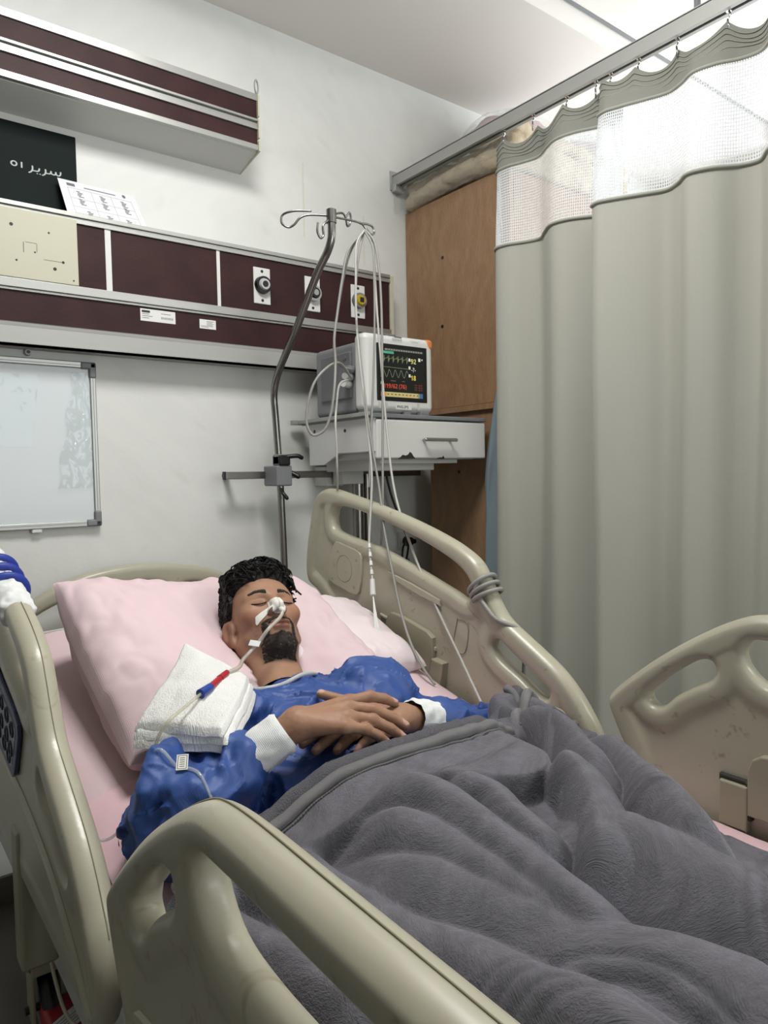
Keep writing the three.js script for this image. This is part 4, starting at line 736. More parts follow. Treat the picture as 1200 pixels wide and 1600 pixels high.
function paint(g, f) { const p = g.attributes.position, n = g.attributes.normal, c = new Float32Array(p.count * 3); for (let i = 0; i < p.count; i++) c.set(f(p.getX(i), p.getY(i), p.getZ(i), n.getX(i), n.getY(i), n.getZ(i)), 3 * i); g.setAttribute('color', new THREE.BufferAttribute(c, 3)); return g; }
function keepTri(g, f) { const p = g.attributes.position, I = g.index.array, J = []; for (let i = 0; i < I.length; i += 3) { let k = 0; for (let q = 0; q < 3; q++) { const v = I[i + q]; if (f(p.getX(v), p.getY(v), p.getZ(v))) k++; } if (k === 3) J.push(I[i], I[i + 1], I[i + 2]); } g.setIndex(J); return g; }
const B0 = [-.105, -.185, -.13], B1 = [.105, .15, .135];
const headG = paint(sdfMesh(headSDF, B0, B1, .0021), (x, y, z) => {
  const a = Math.abs(x); let c = SK; const n = fbm(x * 60, y * 60, z * 60, 3);
  c = mix3(c, SKR, .6 * sstep(.04, .015, Math.hypot(a - .045, y + .022, z - .07)) + .5 * sstep(.02, .008, Math.hypot(x, y + .028, z - .105)) + .6 * sstep(.066, .08, a) * sstep(.03, .0, z));
  c = mix3(c, SKL, .75 * sstep(1.15, .9, Math.hypot(x / .0215, (y + .0645) / .0118)) * sstep(.08, .09, z));
  c = mix3(c, SKD, clamp(.9 * Math.max(beardMask(x, y, z), .40 * sstep(-.02, -.045, y) * sstep(.035, .06, z) * sstep(-.112, -.10, y) * (Math.hypot(x / .024, (y + .0645) / .013) > 1.1 ? 1 : 0)) * (.75 + .6 * n), 0, .9));
  c = mix3(c, SKL, .4 * sstep(.016, .008, Math.hypot(a - .031, (y - .004) * 1.4, z - .087)));
  const k = 1 + .05 * n; return c.map(v => v * k);
});
headG.applyMatrix4(headM);
// hands
const WR = [-.213, .904, 1.428], ER = [-.385, .782, 1.372], WL = [.006, .866, 1.435], EL = [.262, .762, 1.375];
const FR = [[[-.101, .914, 1.416], [-.014, .897, 1.432], .0098], [[-.130, .920, 1.455], [-.052, .886, 1.508], .0102], [[-.148, .916, 1.480], [-.070, .875, 1.524], .0097], [[-.162, .906, 1.494], [-.096, .869, 1.523], .0088]];
const FL = [[[-.085, .870, 1.400], [-.186, .858, 1.405], .0098], [[-.088, .874, 1.424], [-.183, .858, 1.442], .0102], [[-.083, .871, 1.447], [-.157, .858, 1.464], .0097], [[-.070, .864, 1.466], [-.128, .853, 1.478], .0085]];
function chain(m, t, r, up) {
  const at = (k, u) => [lerp(m[0], t[0], k), lerp(m[1], t[1], k) + u, lerp(m[2], t[2], k)];
  return [[m, at(.46, up), r * 1.02, r], [at(.46, up), at(.77, up * .7), r * .98, r * .9], [at(.77, up * .7), t, r * .9, r * .78]];
}
function handSDF(W, E, F, thumb, up) {
  const bones = F.map(([m, t, r]) => chain(m, t, r, up));
  const palm = F.map(([m, t, r], i) => [[lerp(W[0], m[0], .12), lerp(W[1], m[1], .12), lerp(W[2], m[2], .12) + (i - 1.5) * .006], m, .0165, r * 1.22]);
  return (x, y, z) => {
    let p = 9; for (const b of palm) p = smin(p, cap(x, y, z, ...b), .016);
    p = smin(p, cap(x, y, z, [lerp(W[0], E[0], .55), lerp(W[1], E[1], .55), lerp(W[2], E[2], .55)], W, .030, .0235), .02);
    for (const b of thumb.pad || []) p = smin(p, cap(x, y, z, ...b), .014);
    let f = 9; for (const c of bones) { let q = 9; for (const b of c) q = smin(q, cap(x, y, z, ...b), .003); q = smin(q, cap(x, y, z, c[0][1], c[0][1], c[0][3] * 1.07, c[0][3] * 1.07), .004); f = Math.min(f, q); }
    let t = 9; for (const b of thumb.bones) t = smin(t, cap(x, y, z, ...b), .004);
    let d = smin(smin(p, f, .008), t, .008);
    return d + (Math.abs(d) < .01 ? .0004 * fbm(x * 130, y * 130, z * 130, 2) : 0);
  };
}
const thumbR = { bones: [[[-.19, .893, 1.412], [-.155, .887, 1.392], .014, .0115], [[-.155, .887, 1.392], [-.118, .884, 1.394], .011, .009]] };
const thumbL = { pad: [[[.0, .866, 1.42], [-.03, .872, 1.385], .017, .014]], bones: [[[-.02, .872, 1.39], [-.055, .886, 1.350], .0135, .0115], [[-.055, .886, 1.350], [-.094, .902, 1.318], .0110, .0085]] };
const sR = handSDF(WR, ER, FR, thumbR, .010), sL = handSDF(WL, EL, FL, thumbL, .008);
function handPaint(F, th) {
  const tips = F.map(f => f[1]).concat(th ? [th] : []);
  return (x, y, z, nx, ny, nz) => {
    let c = SK; const n = fbm(x * 70, y * 70, z * 70, 3);
    for (const [m, t] of F) for (const k of [0, .46, .77]) { const q = [lerp(m[0], t[0], k), lerp(m[1], t[1], k), lerp(m[2], t[2], k)]; c = mix3(c, SKL, .38 * sstep(.011, .004, Math.hypot(x - q[0], z - q[2])) * (ny > .2 ? 1 : 0) * (.7 + .6 * n)); }
    for (const t of tips) { const d = Math.hypot(x - t[0], (y - t[1] - .0055) * .8, z - t[2]); c = mix3(c, NAIL, sstep(.0085, .0065, d) * (ny > .35 ? 1 : 0)); }
    const k = 1 + .06 * n; return c.map(v => v * k);
  };
}
const handG1 = paint(sdfMesh(sR, [-.34, .83, 1.34], [.02, .97, 1.56], .0022), handPaint(FR));
const handG2 = paint(sdfMesh(sL, [-.22, .80, 1.28], [.17, .93, 1.52], .0022), handPaint(FL, [-.094, .902, 1.318]));
// trunk, arms and legs under the clothes
const bodyG = paint(sdfMesh((x, y, z) => {
  let d = ell(x, y, z, [-.06, .775, 1.27], [.15, .075, .17]);
  d = smin(d, ell(x, y, z, [-.08, .745, 1.58], [.15, .07, .16]), .06);
  d = smin(d, cap(x, y, z, [-.2, .82, 1.22], ER, .045, .035), .03); d = smin(d, cap(x, y, z, ER, [-.29, .85, 1.403], .035, .027), .02);
  d = smin(d, cap(x, y, z, [.1, .815, 1.24], EL, .045, .035), .03); d = smin(d, cap(x, y, z, EL, [.12, .83, 1.41], .035, .027), .02);
  for (const s of [-1, 1]) { d = smin(d, cap(x, y, z, [-.07 + .08 * s, .745, 1.68], [-.07 + .08 * s, .735, 2.1], .065, .045), .03); d = smin(d, cap(x, y, z, [-.07 + .08 * s, .735, 2.1], [-.07 + .08 * s, .73, 2.42], .045, .035), .03); }
  return d;
}, [-.5, .62, 1.02], [.36, .93, 2.47], .014), () => SK);
obj('body', mergeGeometries([headG, handG1, handG2, bodyG]), M.skin, person);
{ // hair, beard, brows, lashes
  const hairMask = (x, y, z) => { const line = z > .03 ? .074 - .55 * (.085 - z) + 9 * Math.max(0, Math.abs(x) - .02) ** 2 : .0438 - .95 * (.03 - z) ; return sstep(-.004, .008, y - Math.max(line, -.075) - .006 * simplex(x * 60, z * 60, 2)) * (Math.abs(x) > .068 && z > -.03 && y < .025 ? sstep(.012, .026, y) : 1); };
  const skullD = (x, y, z) => smin(ell(x, y, z, [0, .03, -.012], [.0735, .09, .096]), ell(x, y, z, [0, .045, .042], [.06, .05, .047]), .03);
  const thick = (x, y, z) => .007 + .013 * sstep(.085, .125, y) * sstep(-.03, .03, z) * (.6 + .4 * simplex(x * 22, 1, z * 22)) + .016 * sstep(.055, .115, y) * sstep(-.08, .02, z) + .006 * sstep(.02, .07, y);
  const hairD = (x, y, z) => { const d2 = skullD(x, y, z); if (Math.abs(d2) > .06) return d2 - .02; const m = hairMask(x, y, z); const n = fbm(x * 28 + 2 * simplex(x * 12, y * 12, z * 12), y * 28, z * 18, 2);
    return d2 - (m * thick(x, y, z) * (1 + .35 * n) - .004 * (1 - m)); };
  const hg = sdfMesh(hairD, [-.12, -.10, -.15], [.12, .19, .14], .0024); hg.applyMatrix4(headM);
  // wavy locks combed across the scalp
  const locks = [];
  for (let k = 0; k < 900; k++) {
    const th = rnd() * Math.PI * 2, ph = .02 + rnd() * 1.75, dir = V(Math.sin(ph) * Math.cos(th), Math.cos(ph), Math.sin(ph) * Math.sin(th));
    let b = V(dir.x * .07, .03 + dir.y * .085, -.005 + dir.z * .09); if (hairMask(b.x, b.y, b.z) < .7) continue;
    const top = sstep(.05, .10, b.y), L = .018 + .026 * rnd() * (.4 + top), pts = [], ph2 = rnd() * 7, w = V(.5 + rnd() * .6 * (b.x > -.02 ? 1 : -1), -.25 + .3 * rnd(), (b.z > .02 ? .6 : -.9) + (rnd() - .5)).normalize();
    for (let i = 0; i <= 6; i++) { // follow the surface, slightly lifted, with a wave
      const s = i / 6, q = b.clone().addScaledVector(w, L * s); for (let it = 0; it < 3; it++) { const e = .002, d = skullD(q.x, q.y, q.z) - thick(q.x, q.y, q.z) * (.55 + .62 * Math.sin(Math.PI * (.15 + .7 * s))) - .004 * top * s; const gx = skullD(q.x + e, q.y, q.z) - skullD(q.x - e, q.y, q.z), gy = skullD(q.x, q.y + e, q.z) - skullD(q.x, q.y - e, q.z), gz = skullD(q.x, q.y, q.z + e) - skullD(q.x, q.y, q.z - e), gl = Math.hypot(gx, gy, gz) || 1; q.x -= d * gx / gl; q.y -= d * gy / gl; q.z -= d * gz / gl; }
      q.x += .0035 * Math.sin(ph2 + s * 5) * s; q.z += .0035 * Math.cos(ph2 + s * 5) * s; pts.push(q);
    }
    const cv = new THREE.CatmullRomCurve3(pts), t = new THREE.TubeGeometry(cv, 8, .0023, 5), q = t.attributes.position, ce = V(0, 0, 0);
    for (let i = 0; i < q.count; i++) { const r = Math.floor(i / 6) / 8; cv.getPointAt(Math.min(1, r), ce); const f = 1 - .75 * r; q.setXYZ(i, ce.x + (q.getX(i) - ce.x) * f, ce.y + (q.getY(i) - ce.y) * f, ce.z + (q.getZ(i) - ce.z) * f); }
    t.applyMatrix4(headM); locks.push(t);
  }
  for (const P of [[[.045, .075, .05], [.062, .09, .06], [.075, .075, .062], [.078, .055, .058]], [[.04, .085, .05], [.055, .105, .045], [.078, .10, .04], [.088, .08, .04]], [[.03, .08, .065], [.05, .085, .078], [.068, .066, .075]], [[.02, .1, .05], [.04, .125, .05], [.066, .118, .045], [.074, .10, .046]], [[.06, .06, .045], [.078, .07, .05], [.090, .05, .054]], [[-.01, .105, .05], [.008, .128, .052], [.03, .124, .055]]]) { const t = tube(P, .0022, 14, 6); t.applyMatrix4(headM); locks.push(t); }
  obj('hair', [hg, ...locks], M.hair, person);
  const bd = sdfMesh((x, y, z) => { const d = headSDF(x, y, z); return Math.abs(d) > .012 ? d : d - (.0036 * sstep(.3, 1, beardMask(x, y, z)) * (.75 + .5 * fbm(x * 80, y * 80, z * 80, 2)) + .0028 * browMask(x, y, z) + .0016 * fbm(x * 150, y * 150, z * 150, 2) - .0016); }, [-.085, -.135, -.01], [.085, .06, .125], .0019);
  keepTri(bd, (x, y, z) => Math.max(beardMask(x, y, z) - .45 - .6 * fbm(x * 190, y * 190, z * 190, 2), browMask(x, y, z) - .15) > 0); bd.applyMatrix4(headM);
  obj('beard_and_brows', bd, phys(0x211913, .85), person);
  const lash = s => tube([[.017, .002, .0895], [.024, -.001, .0893], [.032, -.0022, .0885], [.041, -.0005, .0855], [.0475, .003, .081]].map(p => fromHead([s * p[0], p[1], p[2] + .0003])), .0015, 20, 5);
  obj('eyelashes', [lash(1), lash(-1)], M.hair, person);
}
// gown
let topOf;
const torsoSec = [[1.06, -.045, .79, .10, .045], [1.13, -.05, .795, .16, .085], [1.20, -.055, .79, .185, .100], [1.32, -.065, .778, .185, .104], [1.45, -.08, .752, .18, .090], [1.65, -.08, .735, .185, .088], [1.9, -.08, .73, .18, .08]];
function torsoD(x, y, z) {
  let i = 0; while (i < torsoSec.length - 2 && z > torsoSec[i + 1][0]) i++;
  const a = torsoSec[i], b = torsoSec[i + 1], t = sstep(0, 1, clamp((z - a[0]) / (b[0] - a[0]), 0, 1)), c = k => lerp(a[k], b[k], t);
  const rx = c(3), ry = c(4), q = Math.hypot((x - c(1)) / rx, (y - c(2)) / ry); let d = (q - 1) * Math.min(rx, ry) * .9;
  return smax(smax(d, 1.085 - z + .25 * (y - .8), .03), z - 1.85, .03);
}
function worley(x, y, z) { // distance to the nearest scattered point
  const ix = Math.floor(x), iy = Math.floor(y), iz = Math.floor(z); let m = 9;
  for (let a = -1; a <= 1; a++) for (let b = -1; b <= 1; b++) for (let c = -1; c <= 1; c++) {
    const i = ix + a, j = iy + b, k = iz + c; let h = Math.imul(i, 374761393) + Math.imul(j, 668265263) + Math.imul(k, 2147483647 - 60) | 0; h = Math.imul(h ^ (h >>> 13), 1274126177); h ^= h >>> 16;
    const dx = i + (h & 1023) / 1023 - x, dy = j + ((h >>> 10) & 1023) / 1023 - y, dz = k + ((h >>> 20) & 1023) / 1023 - z; m = Math.min(m, dx * dx + dy * dy + dz * dz);
  }
  return Math.sqrt(m);
}
function crumple(x, y, z, w) { // long creases running with each arm
  const D = x < -.06 ? [-.64, -.2, .74] : [.75, -.25, .6], s = (x * D[0] + y * D[1] + z * D[2]) * 9; return .060 * worley(x * 16 - D[0] * s + .6 * w, y * 15 - D[1] * s, z * 16 - D[2] * s - .6 * w) + .016 * worley(x * 27 + w, y * 26, z * 29);
}
let ridges = null;
function gownSDF(x, y, z) {
  let d = torsoD(x, y, z);
  d = smin(d, ell(x, y, z, [-.20, .825, 1.20], [.085, .07, .085]), .04);
  d = smin(d, ell(x, y, z, [.085, .835, 1.235], [.095, .082, .085]), .03);
  let r = cap(x, y, z, [-.225, .828, 1.225], [-.372, .785, 1.365], .070, .074);
  r = smin(r, cap(x, y, z, [-.375, .785, 1.37], [-.292, .853, 1.403], .074, .043), .03);
  r = smin(r, ell(x, y, z, [-.385, .745, 1.33], [.070, .055, .085]), .04);
  let l = cap(x, y, z, [.115, .80, 1.25], [.255, .745, 1.36], .062, .052);
  l = smin(l, cap(x, y, z, [.258, .758, 1.375], [.102, .836, 1.417], .056, .043), .025);
  if (ridges) for (const [a, b, q] of ridges) { const c = cap(x, y, z, a, b, q, q * .7); if (x < -.06) r = smin(r, c, .022); else d = smin(d, c, .022); }
  const arms = Math.min(r, l); const k = sstep(.05, -.02, arms); // crumple the sleeves more than the chest
  d = smin(d, arms, .018);
  if (Math.abs(d) < .035) {
    const w = .5 * simplex(x * 7, y * 7, z * 7);
    const f1 = 1 - Math.abs(simplex(x * 7.5 + w, y * 6 + 5, z * 8 - w * 2)), f2 = 1 - Math.abs(simplex(x * 13 + 9 - w, y * 11, z * 11 + w));
    const c1 = 1 - Math.abs(simplex(x * 9 - z * 6 + w, y * 4, z * 5 + 40));
    const ck = sstep(.05, .09, Math.hypot(x + .25, y - .88, z - 1.418)) * sstep(.05, .09, Math.hypot(x - .06, y - .85, z - 1.427));
    d -= ck * k * sstep(.70, .755, y) * (.010 * Math.pow(f1, 3) + crumple(x, y, z, w) + .003 * Math.pow(f2, 5) - .040) + (1 - k) * (.007 * Math.pow(c1, 8) + .005 * Math.pow(f1, 8) + .006 * worley(x * 9 + z * 4, y * 8, z * 7 - x * 3) - .004);
  }
  return d;
}
{ // gathered folds of the sleeves and the left shoulder
  const drop = (x, z) => { let y = .98; for (let i = 0; i < 200; i++) { const d = gownSDF(x, y, z); if (d < .0008) break; y -= Math.max(d * .5, .0008); if (y < .7) break; } return y; };
  const out = [[-.345, 1.315, -.41, 1.35, .013], [-.26, 1.31, -.36, 1.425, .014], [-.415, 1.25, -.435, 1.375, .014], [-.345, 1.33, -.285, 1.385, .012], [-.385, 1.29, -.31, 1.40, .013], [-.44, 1.32, -.395, 1.43, .013], [-.36, 1.445, -.295, 1.425, .011], [.06, 1.195, .125, 1.30, .014], [.03, 1.25, .08, 1.32, .011], [.10, 1.165, .165, 1.27, .013], [-.20, 1.36, -.10, 1.31, .006]].map(([a, b, c, d, q]) => [[a, drop(a, b) - .002, b], [c, drop(c, d) - .004, d], q]);
  ridges = out;
}
{
  const g = sdfMesh(gownSDF, [-.52, .64, 1.02], [.40, .96, 1.72], .0042);
  obj('gown', g, M.gown, person);
  topOf = (x, z) => { let y = .98; for (let i = 0; i < 200; i++) { const d = Math.min(gownSDF(x, y, z)); if (d < .0008) break; y -= Math.max(d * .5, .0008); if (y < .7) break; } return y; };
  obj('collar_binding', tube([[-.158, 1.10], [-.150, 1.135], [-.135, 1.160], [-.100, 1.176], [-.045, 1.168], [.0, 1.145], [.025, 1.11]].map(([x, z]) => [x, topOf(x, z) + .004, z]), .0046, 50, 7), M.knit, person);
  const cuff = (a, b, r0, r1) => { const A = V(...a), Bv = V(...b), D = Bv.clone().sub(A), L = D.length(); D.normalize(); const U = V(0, 1, 0).cross(D).normalize(), W = D.clone().cross(U); return grid(48, 14, (u, v) => { const th = u * Math.PI * 2, e = v < .08 ? v / .08 : v > .94 ? (1 - v) / .06 : 1; const r = lerp(r0, r1, v) * (.86 + .14 * e) + .0009 * Math.sin(th * 24) + .002 * simplex(Math.cos(th) * 2, v * 3, Math.sin(th) * 2); const q = A.clone().addScaledVector(D, L * v).addScaledVector(U, r * Math.cos(th) * 1.05).addScaledVector(W, r * Math.sin(th)); return [q.x, q.y, q.z, u * .2, v * .07]; }); };
  obj('cuff', cuff([-.302, .846, 1.400], [-.228, .897, 1.425], .034, .0345), M.knit, person);
  obj('cuff', cuff([.095, .838, 1.418], [.022, .862, 1.433], .034, .0345), M.knit, person);
}
// ------------------------------------------------------------------ blanket
const edgeP = [[-.50, 1.45], [-.42, 1.475], [-.345, 1.52], [-.26, 1.535], [-.13, 1.562], [-.05, 1.576], [.03, 1.562], [.115, 1.525], [.2, 1.47], [.3, 1.415], [.47, 1.40]];
const edgeZ = x => { for (let i = 0; i < edgeP.length - 1; i++) if (x <= edgeP[i + 1][0]) { const t = clamp((x - edgeP[i][0]) / (edgeP[i + 1][0] - edgeP[i][0]), 0, 1); return lerp(edgeP[i][1], edgeP[i + 1][1], t); } return 1.4; };
const flapPoly = smooth2([[-.38, 1.52], [-.26, 1.54], [-.13, 1.565], [.03, 1.545], [.115, 1.50], [.18, 1.475], [.165, 1.54], [.115, 1.63], [.07, 1.71], [.021, 1.755], [-.04, 1.766], [-.107, 1.722], [-.174, 1.672], [-.24, 1.67], [-.295, 1.655], [-.355, 1.615], [-.41, 1.56]], true);
const folds = [ // path (x,z), height over the base, width towards the camera side, width on the other side
  [[[-.30, 1.66], [-.290, 1.753], [-.268, 1.811], [-.255, 1.878], [-.242, 1.931], [-.228, 1.979], [-.200, 2.031], [-.180, 2.08], [-.165, 2.14], [-.15, 2.4]], .030, .075, .050],
  [[[-.26, 1.64], [-.247, 1.701], [-.232, 1.759], [-.224, 1.826], [-.224, 1.902], [-.214, 1.96], [-.206, 2.0], [-.19, 2.08]], .030, .045, .05],
  [[[-.25, 1.63], [-.208, 1.67], [-.183, 1.723], [-.187, 1.799], [-.192, 1.867], [-.200, 1.930], [-.202, 1.990], [-.19, 2.06]], .036, .040, .055],
  [[[-.16, 1.70], [-.12, 1.75], [-.13, 1.80], [-.145, 1.86], [-.155, 1.92]], .032, .030, .05],
  [[[.06, 1.74], [.014, 1.785], [.0, 1.815], [-.04, 1.862], [-.105, 1.922], [-.16, 1.967]], .042, .034, .065],
  [[[.16, 1.64], [.215, 1.69], [.205, 1.755], [.152, 1.813], [.075, 1.894], [-.005, 1.984], [-.05, 2.05]], .050, .05, .055],
  [[[.18, 1.48], [.225, 1.55], [.215, 1.612], [.165, 1.69], [.10, 1.76], [.04, 1.83]], .046, .040, .06],
  [[[.30, 1.42], [.285, 1.50], [.26, 1.58]], .044, .045, .06],
  [[[-.09, 1.82], [-.062, 1.948], [-.065, 2.009], [-.072, 2.062], [-.08, 2.4]], .040, .075, .09],
  [[[-.41, 1.48], [-.385, 1.56], [-.36, 1.64], [-.355, 1.72], [-.345, 1.82], [-.31, 1.95], [-.26, 2.2]], .040, .045, .06],
  [[[-.46, 1.52], [-.43, 1.66], [-.41, 1.76], [-.38, 1.9]], .034, .035, .045],
  [[[-.35, 1.48], [-.395, 1.56], [-.43, 1.62]], .030, .03, .035],
  
].map(f => [smooth2(f[0], false, 5), f[1], f[2], f[3]]);
const carved = [[-.02, 2.22, .11, 4, -2.9, -1.0], [.25, 2.07, .07, 4, -2.9, -1.0], [.22, 1.80, .06, 3, -1.2, 1.6], [-.36, 2.1, .10, 4, -1.6, .4], [.02, 1.55, .05, 4, -.2, 2.2]];
function blanketH(x, z) {
  const hip = Math.exp(-Math.pow(Math.abs(x + .085) / .275, 3.2));
  let h = .702 + lerp(.145, .120, sstep(1.7, 2.0, z)) * hip + .03 * Math.exp(-Math.pow((x - .26) / .12, 2)) * sstep(1.85, 1.6, z) + .045 * sstep(.1, .35, x);
  h -= .05 * sstep(-.43, -.497, x) + .070 * Math.pow(sstep(.24, .37, x), 1.5) * sstep(1.50, 1.58, z) * sstep(2.2, 1.9, z);
  let f = -.004;
  for (const [P, A, wn, wf] of folds) { // rounded rolls that meet in sharp creases
    const [d, s, t] = line2(x, z, P), w = s > 0 ? wn : wf; if (d > w * 1.3) continue;
    const e = Math.pow(sstep(0, .2, t) * sstep(1, .8, t), .6), q = d / w;
    f = smax(f, 1.75 * A * e * (1 - q * q), .004);
  }
  h += f;
  const p = poly2(x, z, flapPoly);
  h = lerp(h, Math.max(h - f * .85, 0) + .036 + .012 * Math.min(1, -p / .06), sstep(.003, -.010, p));
  // carved lines of the pile pattern
  for (const [cx, cz, r0, n, a0, a1] of carved) { const r = Math.hypot(x - cx, z - cz), a = Math.atan2(z - cz, x - cx), k = (r - r0) / .017; if (k > -.5 && k < n - .5) h -= .0035 * Math.exp(-Math.pow((k - Math.round(k)) * 5, 2)) * sstep(a0, a0 + .25, a) * sstep(a1, a1 - .25, a); }
  h += .006 * fbm(x * 5, z * 5, 2, 3) + .003 * (1 - Math.abs(fbm(x * 9 + 2, z * 7, 8, 2)));
  return h;
}
// sheet over the height field with uv by the length along the cloth
function draped(nu, nv, X0, X1, z0f, z1) {
  const P = new Float32Array((nu + 1) * (nv + 1) * 3), U = new Float32Array((nu + 1) * (nv + 1) * 2), I = [], id = (i, j) => j * (nu + 1) + i;
  for (let j = 0; j <= nv; j++) for (let i = 0; i <= nu; i++) { const zz = lerp(1.45, z1, j / nv), x = lerp(X0, X1 - .105 * sstep(1.50, 1.58, zz) * sstep(2.2, 1.9, zz), i / nu), a = z0f(x), z = a + (z1 - a) * j / nv; P.set([x, blanketH(x, z), z], 3 * id(i, j)); }
  const dist = (a, b) => Math.hypot(P[3 * a] - P[3 * b], P[3 * a + 1] - P[3 * b + 1], P[3 * a + 2] - P[3 * b + 2]);
  for (let j = 0; j <= nv; j++) for (let i = 1; i <= nu; i++) U[2 * id(i, j)] = U[2 * id(i - 1, j)] + dist(id(i, j), id(i - 1, j));
  for (let i = 0; i <= nu; i++) for (let j = 1; j <= nv; j++) U[2 * id(i, j) + 1] = U[2 * id(i, j - 1) + 1] + dist(id(i, j), id(i, j - 1));
  for (let j = 0; j < nv; j++) for (let i = 0; i < nu; i++) { const a = id(i, j), b = id(i + 1, j), c = id(i, j + 1), d = id(i + 1, j + 1); I.push(a, c, b, b, c, d); }
  const g = new THREE.BufferGeometry(); g.setAttribute('position', new THREE.BufferAttribute(P, 3)); g.setAttribute('uv', new THREE.BufferAttribute(U, 2)); g.setIndex(I); g.computeVertexNormals(); return g;
}
{
  const t = thing('blanket', 'thick grey plush blanket folded back over the lap of the patient', 'blanket', [0, 0, 0]);
  const X0 = -.495, X1 = .468, S = .048;
  obj('plush_side', draped(320, 400, X0, X1, x => edgeZ(x) + S, 2.52), M.blanket, t);
  const roll = (x, q) => { const z0 = edgeZ(x), top = blanketH(x, z0 + S) + .003; return [x, top + .010 * Math.sin(Math.PI * Math.min(1, q * 1.1)) - .034 * Math.pow(1 - sstep(0, .28, q), 2), z0 + S * q + .012 * Math.pow(1 - sstep(0, .2, q), 2)]; };
  obj('fleece_side', grid(240, 16, (u, v) => { const p = roll(lerp(X0, X1, u), v); p[1] += .0012 * fbm(p[0] * 120, p[2] * 120, 3, 2); return [...p, p[0], p[2]]; }), M.sherpa, t);
  const pipe = []; for (let i = 0; i <= 70; i++) { const x = lerp(X0 + .005, X1 - .005, i / 70), z = edgeZ(x) + S + .002; pipe.push(V(x, blanketH(x, z) + .005, z)); }
  obj('edge_binding', tube(pipe, .0095, 300, 8), M.binding, t);
  const stitch = []; for (let i = 0; i < 150; i++) { const x = lerp(-.36, .2, i / 150), z = edgeZ(x) + S + .016; const y = blanketH(x, z) + .001; const g = new THREE.CapsuleGeometry(.0016, .004, 3, 5); g.rotateZ(Math.PI / 2); g.rotateY(.5); g.translate(x, y, z); stitch.push(g); }
  obj('edge_stitching', stitch, M.binding, t).userData.kind = 'stuff';
  // upright corner of the blanket by the far guard
  obj('folded_corner', sdfMesh((x, y, z) => { let d = cap(x, y, z, [.225, .80, 1.47], [.235, .845, 1.455], .034, .026); d = smin(d, cap(x, y, z, [.29, .78, 1.44], [.27, .835, 1.44], .03, .022), .015); d = smin(d, ell(x, y, z, [.2, .80, 1.51], [.07, .045, .05]), .03); return Math.abs(d) < .03 ? d + .004 * fbm(x * 20, y * 20, z * 20, 2) : d; }, [.08, .70, 1.36], [.36, .91, 1.6], .006), M.blanket, t);
  obj('edge_binding', tube([[.262, .80, 1.485], [.264, .835, 1.475], [.262, .862, 1.458], [.255, .872, 1.45]], .009, 20, 8), M.binding, t);
}
// ------------------------------------------------------------------ towel, tubes and small things
function slab(P, nrm, th, n = 44) { // soft folded layer: bilinear patch with rounded edges
  const side = s => grid(n, n, (u, v) => { const e = Math.min(u, 1 - u, v, 1 - v), k = Math.sqrt(clamp(1 - Math.pow(1 - clamp(e / .05, 0, 1), 2), 0, 1)); const p = P(u, v), w = .0035 * fbm(p[0] * 16, p[1] * 16, p[2] * 16, 2); return [p[0] + nrm[0] * (s * th / 2 * k + w), p[1] + nrm[1] * (s * th / 2 * k + w), p[2] + nrm[2] * (s * th / 2 * k + w), u * .3, v * .25]; });
  const A = side(1), B = side(-1); const I = B.index.array; for (let i = 0; i < I.length; i += 3) { const q = I[i]; I[i] = I[i + 1]; I[i + 1] = q; } B.computeVertexNormals(); return mergeAll([A, B]);
}
{
  const t = thing('folded_towel', 'folded white terry towel on the shoulder of the patient', 'towel', [0, 0, 0]);
  const A = [-.272, .985, 1.125], B = [-.195, .928, 1.235], C = [-.325, .914, 1.402], D = [-.408, .899, 1.243];
  const P = (du, dy) => (u, v) => { const q = [0, 1, 2].map(i => lerp(lerp(A[i], B[i], u), lerp(D[i], C[i], u), v)); return [q[0] + du * (u - .5) + .01 * Math.sin(v * 3.1), q[1] - dy + .012 * Math.sin(Math.PI * v) * Math.sin(Math.PI * u) - .012 * Math.pow(v, 6), q[2] + du * .6]; };
  const N = [-.12, .95, .28];
  obj('top_layer', slab(P(0, 0), N, .022), M.towel, t);
  obj('middle_layer', slab(P(.010, .012), N, .018), M.towel, t);
  obj('bottom_layer', slab(P(.016, .024), N, .018), M.towel, t);
}
